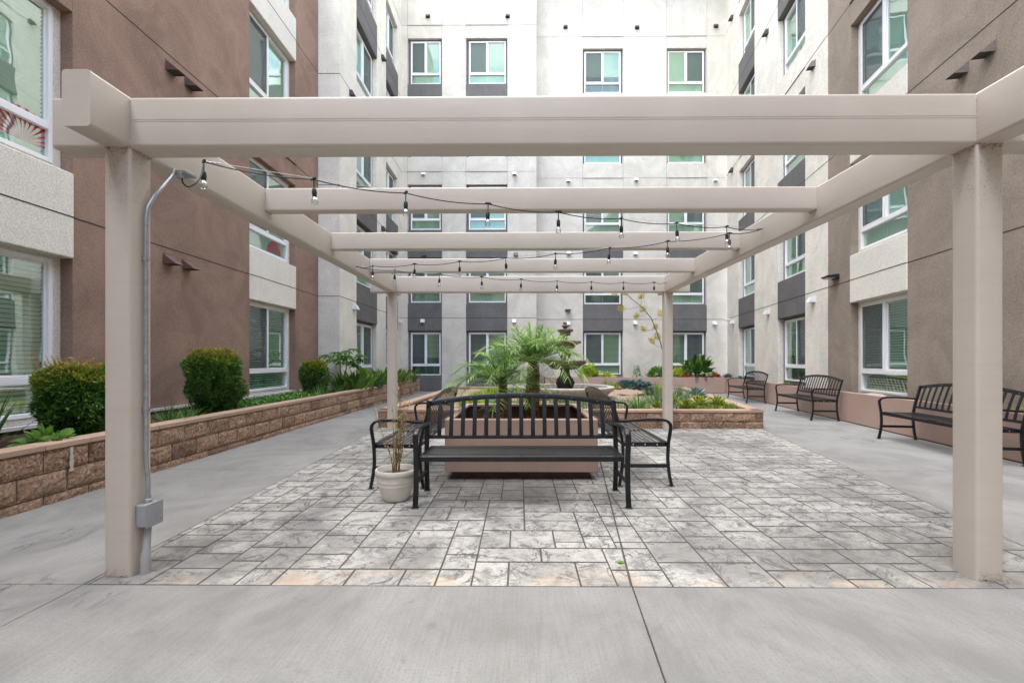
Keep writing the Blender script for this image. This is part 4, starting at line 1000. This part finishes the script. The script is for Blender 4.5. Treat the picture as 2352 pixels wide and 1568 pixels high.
# ================================================================== POT with dry plant
pt = empty('flower_pot', (-1.12, 4.0, 0), 0, 'cream plastic pot with ribbed rings standing by the left arm of the nearest bench', 'flower pot')
m = MB(); m.lathe([(.0, .004), (.100, .004), (.106, .012), (.112, .03), (.134, .09), (.146, .155), (.150, .158), (.150, .163), (.149, .167), (.153, .19), (.156, .197), (.156, .202), (.155, .206), (.159, .262), (.168, .264), (.172, .275), (.172, .305), (.168, .312), (.160, .312), (.156, .305), (.148, .22), (0, .22)], 48); m.v = [(a*1.06, b*1.06, c_*.9) for a, b, c_ in m.v]; m.build('pot', M['pot'], pt, smooth=True)
m = MB(); m.lathe([(.152, .262), (.08, .268), (0, .27)], 24); m.v = [(a*1.04, b*1.04, c_*.88) for a, b, c_ in m.v]; m.build('potting_soil', plain('grey_potting_soil', (.13, .13, .135), .9, 0, .2, .3, 40, .8, 60), pt)
dp = empty('dried_potted_plant', (-1.12, 4.0, .235), 0, 'tall thin half dead stalks with a few pale leaves growing in the cream pot', 'plant')
m = MB(); lf = MB(); rg = random.Random(21)
for q in range(15):
    a = rg.uniform(0, 6.28); p = Vector((.03*math.cos(a), .03*math.sin(a), 0)); d = Vector((.07*math.cos(a)+rg.uniform(-.05, .09), .05*math.sin(a), 1)).normalized(); L = rg.uniform(.35, .78); pts = [p.copy()]
    if q < 3: L = (.92, .84, .70)[q]; d = Vector(((.10, .16, .02)[q], 0, 1)).normalized()
    for i in range(14): d = (d+Vector((rg.uniform(-.09, .09), rg.uniform(-.09, .09), .02))).normalized(); p = p+d*L/14; pts.append(p.copy())
    m.tube(pts, [.0042*(1-.75*i/14) for i in range(15)], 5, 0, rg.uniform(0, .6))
    for i in range(3, 15):
        for _ in range(2):
            if rg.random() < .62:
                b = rg.uniform(0, 6.28); dd = Vector((math.cos(b), math.sin(b), rg.uniform(-.9, .3)))
                lf.leaf(pts[i], dd, rg.uniform(.03, .075), rg.uniform(.006, .014), 1.0, 3, 'lance', .3, 0, rg.choice([.1, .3, .5, .6, .85, 1.0, .95]))
    for _ in range(2):
        i = rg.randint(5, 12); b = rg.uniform(0, 6.28); e = pts[i]+Vector((math.cos(b)*.07, math.sin(b)*.07, .09)); m.tube([pts[i], pts[i].lerp(e, .5)+Vector((0, 0, .01)), e], .0014, 4, 0, .4)
m.build('stalks', M['dry'], dp); lf.build('leaves', M['dry'], dp)

# ================================================================== PLANTS
def shrub(loc, rx, ry, h, n, seed, label, bulge=0.):
    rg = random.Random(seed); root = empty('nandina_shrub', loc, 0, label, 'shrub', 'clipped shrubs in the left block planter')
    m = MB(); st = MB()
    def prof(z):   # clipped drum: narrow foot, full shoulders
        u = z/h; return max(.05, 1-abs((u-.52)/.56)**(4.2 if u > .52 else 2.0)*(.85 if u > .52 else .5))
    for i in range(n):
        a = rg.uniform(0, 6.283); z = h*rg.random()**1.05; k_ = (1-rg.random()**2*.45 if rg.random() < .82 else rg.random())
        if rg.random() < .22: z = h*(1-.22*rg.random()**1.2); k_ = rg.random()**.5
        lump = 1+.42*noise.noise(Vector((math.cos(a)*1.8+seed, math.sin(a)*1.8, z*4)))+.13*noise.noise(Vector((math.cos(a)*4, math.sin(a)*4+seed, z*9)))
        r_ = prof(z)*k_*lump; tz = z*(1+.10*noise.noise(Vector((math.cos(a)*2*k_, math.sin(a)*2*k_, seed))))
        if bulge: tz *= 1+bulge*math.sin(a)*k_*.35
        p = Vector((rx*r_*math.cos(a), ry*r_*math.sin(a), tz))
        o_ = Vector((math.cos(a)*(.4+k_), math.sin(a)*(.4+k_), .25+.8*(z/h)**2)); d = (o_.normalized()+rvec_(rg)*.75).normalized()
        top = (z/h)**3*.36+.22*max(0, noise.noise(Vector((p.x*5+seed, p.y*5, p.z*5))))
        t = .05+.38*rg.random()+top*rg.uniform(.4, 1.2)*(1 if k_ > .7 or z > .85*h else .3)
        if z > .82*h and rg.random() < .35: t += .25
        m.leaf(p, d, rg.uniform(.036, .060), rg.uniform(.016, .026), .5, 2, 'lance', .35, 0, min(1, max(0, t)), rg.uniform(-1, 1))
    for i in range(int(n/110)):   # loose new shoots
        a = rg.uniform(0, 6.283); k_ = rg.uniform(.3, 1); p = Vector((rx*k_*math.cos(a), ry*k_*math.sin(a), h*rg.uniform(.88, 1.0))); d = Vector((math.cos(a)*.35, math.sin(a)*.35, 1)).normalized(); L = rg.uniform(.05, .16)
        st.tube([p, p+d*L], .0012, 4, 0, .5)
        for q in range(9): m.leaf(p+d*L*rg.uniform(.3, 1), (rvec_(rg)+Vector((0, 0, .5))), rg.uniform(.015, .032), .008, .4, 2, 'lance', .3, 0, rg.uniform(.6, 1))
    for i in range(12):
        a = rg.uniform(0, 6.28); st.tube([(.3*rx*math.cos(a)*.4, .3*ry*math.sin(a)*.4, -.03), (rx*.35*math.cos(a), ry*.35*math.sin(a), h*.3), (rx*.6*math.cos(a), ry*.6*math.sin(a), h*.7)], [.008, .006, .003], 5)
    m.build('foliage', M['nandina'], root); st.build('stems', M['woody'], root)
def rvec_(rg): return Vector((rg.uniform(-1, 1), rg.uniform(-1, 1), rg.uniform(-1, 1)))
shrub((-4.62, 4.60, .45), .305, .29, .72, 17000, 1, 'round clipped shrub with reddish tips, left of the front left pergola post')
shrub((-4.64, 6.72, .45), .35, .32, .92, 17000, 2, 'largest clipped shrub with orange green top, against the brown wall')
shrub((-4.78, 10.3, .45), .29, .28, .76, 9000, 5, 'small dark clipped shrub where the brown wall meets the pale section')

def clump(name, loc, n, L, w, spread, mat, seed, label, cat='plant', kind='strap', droop=.7, segs=5, rad=.08, fold=.3, tr=(0, 1), group=None, elmin=25, part='leaves'):
    rg = random.Random(seed); root = empty(name, loc, 0, label, cat, group); m = MB()
    for i in range(n):
        a = rg.uniform(0, 6.283); k_ = rg.random()**.6; p = Vector((math.cos(a)*rad*k_, math.sin(a)*rad*k_, -.01)); el = R(max(elmin, 88-(90-elmin)*k_*spread+rg.uniform(-10, 10)))
        d = Vector((math.cos(a)*math.cos(el), math.sin(a)*math.cos(el), math.sin(el)))
        m.leaf(p, d, L*rg.uniform(.65, 1.1), w*rg.uniform(.8, 1.15), droop*rg.uniform(.5, 1.4), segs, kind, fold, 0, rg.uniform(*tr))
    m.build(part, M[mat], root); return root
def rosette(name, loc, r, n, w, mat, seed, label, group=None, flat=20, tr=(.1, .9), heads=None):
    rg = random.Random(seed); root = empty(name, loc, 0, label, 'succulent', group); m = MB()
    for hx, hy, hz, hr in (heads or [(0, 0, 0, r)]):
        nn = n
        for i in range(nn):
            u = (i+.5)/nn; a = i*2.399; el = R(flat+(84-flat)*u**1.0+rg.uniform(-4, 4)); d = Vector((math.cos(a)*math.cos(el), math.sin(a)*math.cos(el), math.sin(el)))
            m.leaf(Vector((hx, hy, hz))+d*hr*.06, d, hr*(1-.42*u)*rg.uniform(.92, 1.05), w*hr/r, -.12, 4, 'agave', .55, 0, min(1, max(0, rg.uniform(*tr))))
    m.build('leaves', M[mat], root); return root
def bushy(name, loc, rx, ry, h, n, ll, lw, mat, seed, label, cat='plant', tr=(0, 1), group=None):
    rg = random.Random(seed); root = empty(name, loc, 0, label, cat, group); m = MB()
    for i in range(n):
        a = rg.uniform(0, 6.283); u = rg.random(); b = math.acos(1-u); k_ = .55+.45*rg.random(); lump = 1+.2*noise.noise(Vector((a*1.2, b*2, seed)))
        p = Vector((rx*math.sin(b)*math.cos(a), ry*math.sin(b)*math.sin(a), h*math.cos(b)))*k_*lump; d = (p.normalized()+rvec_(rg)*.7+Vector((0, 0, .25))).normalized()
        m.leaf(p, d, ll*rg.uniform(.6, 1.15), lw*rg.uniform(.7, 1.1), .6, 3, 'lance', .3, 0, rg.uniform(*tr), rg.uniform(-.8, .8))
    st = MB()
    for i in range(7):
        a = rg.uniform(0, 6.28); st.tube([(0, 0, -.03), (rx*.3*math.cos(a), ry*.3*math.sin(a), h*.4), (rx*.6*math.cos(a), ry*.6*math.sin(a), h*.75)], [.006, .004, .002], 4)
    m.build('foliage', M[mat], root); st.build('stems', M['stalk'], root); return root

# left planter
clump('spiky_leaf_plant', (-4.86, 3.98, .45), 26, .62, .035, 1.0, 'green', 31, 'spiky strap leaves entering the picture at the far left edge', elmin=35, droop=.35)
bushy('broadleaf_plant', (-4.38, 4.06, .44), .16, .18, .16, 60, .12, .075, 'green', 32, 'low plant with broad bright green leaves under the big left window', tr=(.55, 1))
GA = 'strappy green clumps in the left block planter'
clump('agapanthus_clump', (-4.42, 5.55, .44), 70, .34, .018, 1.1, 'green', 33, 'strappy green clump just right of the front left post', rad=.14, elmin=15, group=GA)
clump('agapanthus_clump', (-4.50, 5.95, .44), 60, .32, .018, 1.1, 'green', 34, 'strappy green clump in front of the largest shrub', rad=.14, elmin=15, group=GA)
clump('agapanthus_clump', (-4.44, 9.85, .44), 80, .40, .018, 1.1, 'green', 36, 'strappy green clump below the small dark shrub', rad=.16, elmin=15, tr=(.2, 1), group=GA)
clump('agapanthus_clump', (-4.40, 10.7, .44), 80, .42, .018, 1.1, 'green', 37, 'strappy green clump at the foot of the papaya', rad=.16, elmin=15, group=GA)
m = MB(); rg = random.Random(9)
for i in range(1900):
    y = rg.uniform(7.0, 9.6); x = -4.62+rg.gauss(0, .16); hgt = .10+.09*noise.noise(Vector((x*5, y*5, 0)))+.04*rg.random()
    if x > -4.26: continue
    m.leaf((x, y, .44+hgt*rg.random()), rvec_(rg)+Vector((0, 0, .8)), rg.uniform(.04, .075), rg.uniform(.025, .04), .6, 3, 'lance', .3, 0, rg.uniform(.2, 1))
o = m.build('ground_cover', M['green']); tag(o, 'low leafy green ground cover beside the block wall under the beige bay', 'ground cover', kind='stuff')
GB = 'broad-leaved clumps at the far end of the left planter'
for i, (x, y, lb) in enumerate(((-4.45, 11.75, 'dark broad-leaved clump next to the papaya stem'), (-4.48, 12.75, 'broad-leaved clump below the ground floor window of the pale section'), (-4.42, 13.8, 'broad-leaved clump just left of the rear left post'), (-4.40, 15.0, 'broad-leaved clump hidden partly behind the rear left post'), (-4.36, 16.3, 'farthest yellowish broad-leaved clump at the end of the left planter'))):
    clump('cast_iron_plant', (x, y, .45), 95, .58, .10, .55, 'dkgreen', 40+i, lb, kind='lance', droop=.95, rad=.52, elmin=48, tr=(.15, .9+.03*i), group=GB)
clump('cast_iron_plant', (-4.75, 13.2, .45), 80, .62, .10, .5, 'dkgreen', 48, 'taller broad-leaved clump close under the pale wall', kind='lance', droop=.9, rad=.45, elmin=50, tr=(.1, 1), group=GB)
# papaya
pa = empty('papaya_tree', (-4.60, 11.35, .45), 0, 'young papaya with thin stems and large lobed leaves beside the pale wall', 'tree')
m = MB(); lf = MB(); rg = random.Random(77)
stems = [[(0, 0, -.02), (-.01, 0, .5), (-.02, 0, .86)], [(.08, 0, -.02), (.12, .0, .45), (.17, 0, .92)]]
for s_ in stems: m.tube(s_, [.020, .016, .011], 8)
for q in range(17):
    b = Vector(stems[q % 2][2])-Vector((0, 0, rg.uniform(0, .26))); a = q*2.399+.4; el = rg.uniform(.1, .75); L = rg.uniform(.26, .42); d = Vector((math.cos(a)*math.cos(el), math.sin(a)*math.cos(el), math.sin(el)))
    e = b+d*L; m.tube([b, b.lerp(e, .5)+Vector((0, 0, .02)), e], [.006, .005, .004], 5, 1)
    for kx in range(9):
        ang = a+R(-150+37.5*kx); fl_ = .17+.12*(1-abs(kx-4)/4); dd = Vector((math.cos(ang), math.sin(ang), rg.uniform(-.55, .05))); lf.leaf(e, dd, fl_, .075, .9, 4, 'lance', .25, 0, rg.uniform(.3, 1))
        for sg in (-1, 1): lf.leaf(e+dd*fl_*.45, (dd+Vector((-math.sin(ang), math.cos(ang), 0))*sg*.8), fl_*.42, .035, .5, 3, 'lance', .25, 0, rg.uniform(.3, 1))
m.build('trunk', [M['stalk'], M['stalk']], pa); lf.build('crown', M['green'], pa)

# centre bed: (pixel of the foot) -> place on the gravel
def GP(x, y, z=.28): return tuple(PG(x, y, z))
GC = 'yellow-green succulent clumps in the garden bed'
for i, (x, y, lb) in enumerate(((1085, 934, 'yellow-green succulent clump nearest the left side bench'), (1102, 916, 'yellow-green succulent clump in the left of the bed, second from the front'), (1133, 903, 'yellow-green succulent clump behind the others at the left of the bed'), (1186, 902, 'yellow-green succulent clump between the two palm trunks'), (1120, 925, 'yellow-green succulent clump beside the pale blue agave'))):
    clump('succulent_clump', GP(x, y), 260, .24, .020, .95, 'lime' if i != 3 else 'aloe', 50+i, lb, droop=.2, rad=.30, elmin=40, segs=3, group=GC, cat='succulent', tr=(0, .85))
GD = 'blue-green agaves in the garden bed'
rosette('blue_agave', GP(1172, 916, .33), .34, 34, .09, 'blue', 61, 'blue-green agave behind the smaller palm trunk', GD, 12)
rosette('blue_agave', GP(1140, 926, .32), .26, 26, .08, 'blue', 62, 'palest blue agave in front of the yellow-green succulents', GD, 10, (.5, 1))
hd = [(random.Random(i).uniform(-.42, .42), random.Random(i+50).uniform(-.3, .3), .10+.20*random.Random(i+9).random(), .22) for i in range(30)]
rosette('blue_succulent_cluster', GP(1456, 906), .22, 22, .065, 'blue', 63, 'wide mound of many small blue-green rosettes right of the fountain', GD, 15, heads=hd, tr=(0, .8))
rosette('blue_agave', GP(1600, 909, .32), .36, 26, .13, 'blue', 64, 'silvery blue agave at the right edge of the bed', GD, 8, (.35, 1))
hd = [(-.5+.2*i+.1*(i % 2), -.2+.16*(i % 3), .04+.03*(i % 2), .2) for i in range(7)]
clump('aloe_clump', GP(1405+8, 892), 200, .28, .022, .9, 'aloe', 65, 'yellow-green spiky clump right beside the fountain basin', droop=.15, rad=.28, elmin=35, segs=3, cat='succulent')
rosette('yellow_green_aloe', GP(1606, 931, .32), .33, 36, .055, 'aloe', 66, 'yellow-green rosette at the front right of the bed, second from the corner', 'yellow-green rosettes at the front of the bed', 14, (.3, 1))
rosette('yellow_green_aloe', GP(1648, 932, .31), .32, 36, .055, 'aloe', 67, 'yellow-green rosette nearest the front right corner of the bed', 'yellow-green rosettes at the front of the bed', 14, (.3, 1))
rosette('yellow_green_aloe', GP(1576, 936, .32), .27, 34, .048, 'aloe', 68, 'yellow-green rosette just right of the rear right post', 'yellow-green rosettes at the front of the bed', 16, (.2, .9))
rosette('yellow_green_aloe', GP(1508, 937, .32), .22, 34, .04, 'aloe', 69, 'yellow-green rosette just left of the rear right post', 'yellow-green rosettes at the front of the bed', 18, (.2, .9))
m = MB(); rg = random.Random(14)
for i in range(900):
    p = PG(rg.uniform(1560, 1690), rg.uniform(932, 941), .28); m.leaf(p, Vector((rg.uniform(-.6, .6), rg.uniform(-.6, .6), 1)), rg.uniform(.05, .13), .016, .1, 2, 'strap', .3, 0, rg.uniform(0, .8))
tag(m.build('low_succulents', M['aloe']), 'low carpet of yellow-green succulents behind the front wall of the bed', 'succulents', kind='stuff')
GG = 'green grassy clumps in the garden bed'
clump('grassy_clump', GP(1467, 940), 150, .42, .018, 1.1, 'green', 71, 'strappy green clump in the front of the bed, left of the rear right post', rad=.14, elmin=15, droop=.9, group=GG, tr=(.3, 1))
clump('grassy_clump', GP(1508, 925), 260, .42, .008, .9, 'sage', 72, 'fine feathery grey-green clump beside the rear right post', rad=.30, elmin=35, droop=.3, group=GG)
clump('grassy_clump', GP(1560, 915), 320, .46, .007, .9, 'sage', 73, 'feathery rosemary-like mound just right of the rear right post', rad=.34, elmin=30, droop=.2, group=GG)
clump('grassy_clump', GP(1505, 905), 260, .42, .014, .9, 'lime', 74, 'bright grassy clump behind the feathery one', rad=.28, elmin=35, droop=.3, group=GG, tr=(0, .6))
clump('grassy_clump', GP(1284, 925), 120, .34, .014, 1., 'green', 75, 'thin green clump in front of the fountain basin', rad=.10, elmin=25, droop=.5, group=GG, tr=(.4, 1))
clump('grassy_clump', GP(1392, 886), 60, .40, .014, 1., 'green', 76, 'thin green clump behind the right rim of the basin', rad=.08, elmin=25, droop=.7, group=GG, tr=(.4, 1))
clump('grassy_clump', GP(1195, 925), 90, .30, .012, 1., 'green', 77, 'thin green clump between the palms and the fountain', rad=.10, elmin=25, droop=.5, group=GG)
m = MB(); rg = random.Random(15)
for i in range(3000):
    p = PG(rg.gauss(1350, 62), rg.uniform(919, 942), .27)
    if noise.noise(Vector((p.x*2, p.y*2, 0))) < -.2: continue
    m.leaf(p, Vector((rg.uniform(-.7, .7), rg.uniform(-.7, .7), 1)), rg.uniform(.05, .13), .010, .1, 2, 'strap', .3, 0, rg.random())
for i in range(1500):
    p = PG(rg.gauss(1545, 30), rg.uniform(905, 940), .27); m.leaf(p, Vector((rg.uniform(-.7, .7), rg.uniform(-.7, .7), 1)), rg.uniform(.06, .16), .011, .1, 2, 'strap', .3, 0, rg.random())
tag(m.build('low_ground_cover', M['sage']), 'low grey-green ground cover spreading in front of the fountain', 'ground cover', kind='stuff')
# gold flower stalk of an agave that leans over the bed
Yk = 9.9
def K(x, y): return PYp(x, y, Yk)
base = K(1545, 905); ag = empty('flowering_agave', (base.x, Yk, .28), 0, 'thin leaning flower stalk with yellow blossom tufts beside the rear right post', 'agave')
m = MB(); path = [(1545, 905), (1541, 870), (1534, 838), (1521.7, 803), (1512, 770), (1495, 729), (1472, 703), (1453, 688), (1443, 677), (1425, 672)]
P3 = [K(*q)-ag.location for q in path]; m.tube(P3, [.016, .015, .014, .012, .011, .010, .008, .007, .006, .004], 7)
tufts = [((1453, 688), (1436, 672), 0), ((1443, 677), (1412, 674), 0), ((1472, 703), (1427, 710), 1), ((1472, 703), (1473, 682), 0), ((1480, 712), (1477, 712), 0), ((1488, 718), (1461, 727), 0), ((1500, 735), (1518, 722), 0), ((1508, 755), (1478, 757), 0), ((1512, 768), (1505, 752), 0), ((1516, 780), (1509, 774), 0), ((1521, 800), (1497, 785), 0)]
m2 = MB(); rg = random.Random(99)
for (a, b, _) in tufts:
    A = K(*a)-ag.location; B = K(*b)-ag.location; m.tube([A, A.lerp(B, .5)+Vector((0, 0, -.02)), B], .004, 5)
    for i in range(120): m2.leaf(B+rvec_(rg)*.06, rvec_(rg)+Vector((0, 0, .7)), rg.uniform(.04, .09), .010, 0, 2, 'lance', .2, 0, rg.random())
m.build('flower_stalk', plain('stalk_wood', (.16, .13, .09), .7), ag); m2.build('blossoms', M['yellow'], ag)
m = MB()
for i in range(22):
    a = i*2.399; el = R(20+50*i/22); m.leaf((0, 0, 0), Vector((math.cos(a)*math.cos(el), math.sin(a)*math.cos(el), math.sin(el))), .30, .04, 0, 4, 'agave', .4, 0, rg.random())
m.build('leaves', M['aloe'], ag)
# far planter
def QP(x, Y=17.6, z=.56): p = PYp(x, 800, Y); return (p.x, Y, z)
bushy('lime_bush', QP(1352, 17.45), .36, .28, .52, 420, .15, .09, 'lime', 81, 'rounded lime green bush at the left end of the far planter', tr=(.2, 1))
bushy('yellow_low_plant', QP(1394), .34, .22, .20, 200, .10, .06, 'lime', 82, 'low yellow plant between the lime bush and the thin shrub', tr=(.6, 1))
bushy('thin_shrub', QP(1463), .20, .18, .52, 190, .07, .03, 'sage', 83, 'thin open shrub against the pale wall in the far planter')
bushy('bright_green_bush', QP(1508, 17.5), .38, .28, .42, 380, .13, .08, 'green', 84, 'bright green bush just left of the rear right post', tr=(.6, 1))
bushy('yellow_green_bush', QP(1556, 17.45), .24, .24, .42, 240, .11, .07, 'lime', 85, 'yellow-green bush just right of the rear right post', tr=(.5, 1))
pl = bushy('peace_lily', QP(1602, 17.6), .62, .40, .72, 150, .40, .15, 'dkgreen', 86, 'large dark glossy leafy plant with one white flower in the far planter', tr=(.1, .9))
m = MB(); m.tube([(.05, 0, .2), (.06, 0, .72), (.07, 0, .88)], .008, 6, 1); 
for i in range(4): m.leaf((.07, 0, .86), Vector((math.cos(i*1.57), math.sin(i*1.57), 1.2)), .13, .08, .6, 3, 'lance', .4, 0, .5)
m.build('flower', [M['petal'], M['stalk']], pl)
bushy('red_leaf_plant', QP(1640, 17.35), .26, .18, .20, 200, .10, .055, 'red', 87, 'low red-leaved plant at the right foot of the glossy plant')
bushy('red_leaf_plant', QP(1575, 17.3), .20, .16, .17, 140, .10, .055, 'red', 88, 'low red-leaved plant at the left foot of the glossy plant')
rosette('blue_agave', QP(1672, 17.35), .30, 26, .10, 'blue', 89, 'blue-green agave in the far corner of the pink planter', None, 15)
def RP(y, off=.16, z=.54): return (PL(y)+off, y, z)
rosette('blue_agave', RP(15.9), .26, 26, .08, 'blue', 90, 'blue-green agave in the right planter beside the farthest bench', None, 15)
rosette('small_succulent', RP(12.2), .17, 26, .04, 'aloe', 91, 'small yellow-green succulent on the right planter between two benches', None, 25)
rosette('small_succulent', RP(11.4), .17, 20, .06, 'blue', 92, 'small pale succulent just behind the middle bench of the right wall', None, 25)
m = MB(); rg = random.Random(19)
for i in range(900):
    y = rg.uniform(6.0, 8.4); m.leaf((PL(y)+rg.uniform(.06, .26), y, .54), Vector((rg.uniform(-.8, .8), rg.uniform(-.8, .8), 1)), rg.uniform(.03, .08), .022, .2, 2, 'lance', .3, 0, rg.random())
tag(m.build('trailing_succulents', M['green']), 'row of low green succulents in the right planter under the big window', 'succulents', kind='stuff')
clump('arching_leaf_plant', RP(5.9), 16, .42, .016, 1.1, 'lime', 93, 'few arching light green leaves beside the front right post', rad=.05, elmin=25, droop=.5)
def rock(loc, s, seed, label):
    m = MB(); rg = random.Random(seed); N = 10; vs = []; 
    for i in range(N+1):
        for j in range(14):
            th = math.pi*i/N; ph = 2*math.pi*j/14; v = Vector((math.sin(th)*math.cos(ph), math.sin(th)*math.sin(ph), math.cos(th))); k_ = 1+.22*noise.noise(v*1.6+Vector((seed, 0, 0)))+.08*noise.noise(v*5); vs.append((v.x*s[0]*k_, v.y*s[1]*k_, v.z*s[2]*k_))
    m.add(vs, [(i*14+j, i*14+(j+1) % 14, (i+1)*14+(j+1) % 14, (i+1)*14+j) for i in range(N) for j in range(14)]); o = m.build('rock', M['rock'], loc=loc, smooth=True); tag(o, label, 'rock')
rock(RP(8.4, .13, .60), (.10, .22, .035), 4, 'flat pale rock lying in the right planter below the big window')
rock(GP(1205, 905, .30), (.16, .1, .07), 6, 'small pale rock between the palm trunks and the fountain')
rock(GP(1590, 921, .30), (.14, .1, .06), 7, 'small rock beside the silvery blue agave')
# loose leaf on the paving
m = MB(); m.leaf((0, 0, .004), Vector((1, .3, .12)), .05, .03, .5, 4, 'lance', .4, 0, .8); p = PG(1419, 1294); o = m.build('fallen_leaf', M['green'], loc=(p.x, p.y, .002)); tag(o, 'single green leaf fallen on the stamped paving', 'leaf')

# ---- wall lamps and security camera
nR = Vector((-ra.y, ra.x, 0)); tR = Vector((ra.x, ra.y, 0))
def wall_lamp(p, n, t, label, sc=1.):
    root = empty('wall_lamp', p, 0, label, 'lamp'); f = lambda s, d, z: t*s*sc+n*d*sc+Vector((0, 0, z*sc))
    m = MB(f); m.bbox(-.12, .12, 0, .06, -.06, .06, .008); m.build('back_plate', M['lampblack'], root)
    m = MB(f); m.add([(-.15, .05, .055), (.15, .05, .055), (.15, .26, .03), (-.15, .26, .03), (-.15, .05, -.02), (.15, .05, -.02), (.14, .26, -.005), (-.14, .26, -.005)], [(0, 1, 2, 3), (7, 6, 5, 4), (0, 4, 5, 1), (1, 5, 6, 2), (2, 6, 7, 3), (3, 7, 4, 0)]); m.build('lamp_head', M['lampblack'], root)
    m = MB(f); m.bbox(-.11, .11, .08, .24, -.035, -.012, .004); m.build('lens', M['lens'], root)
wl_p = Vector((5.556+RS*10.25, 10.25, 3.16)); wall_lamp(wl_p, nR, tR, 'black wall lamp on the taupe wall, above the middle right bench')
p = PYp(1304, 713, BR_Y); wall_lamp(Vector((p.x, BR_Y, p.z)), Vector((0, -1, 0)), Vector((1, 0, 0)), 'black wall lamp on the far wall directly above the fountain', .8)
p = PYp(1672, 728, 18.3); root = empty('security_camera', (8.48, 18.3, 2.93), 0, 'small white security camera high in the far right corner', 'camera')
m = MB(); m.lathe([(.05, 0), (.05, .03), (.02, .035), (.02, .07), (0, .07)], 16); m.v = [(-z*.98, z*.16+x, y) for x, y, z in m.v]; m.v = [(a+.11, b, c_) for a, b, c_ in m.v]; m.build('mount', M['white_vent'], root)
m = MB(); m.tube([(.05, .0, -.005), (-.04, -.06, -.02), (-.12, -.12, -.04)], [.035, .045, .045], 14); m.build('body', M['white_vent'], root, smooth=True)
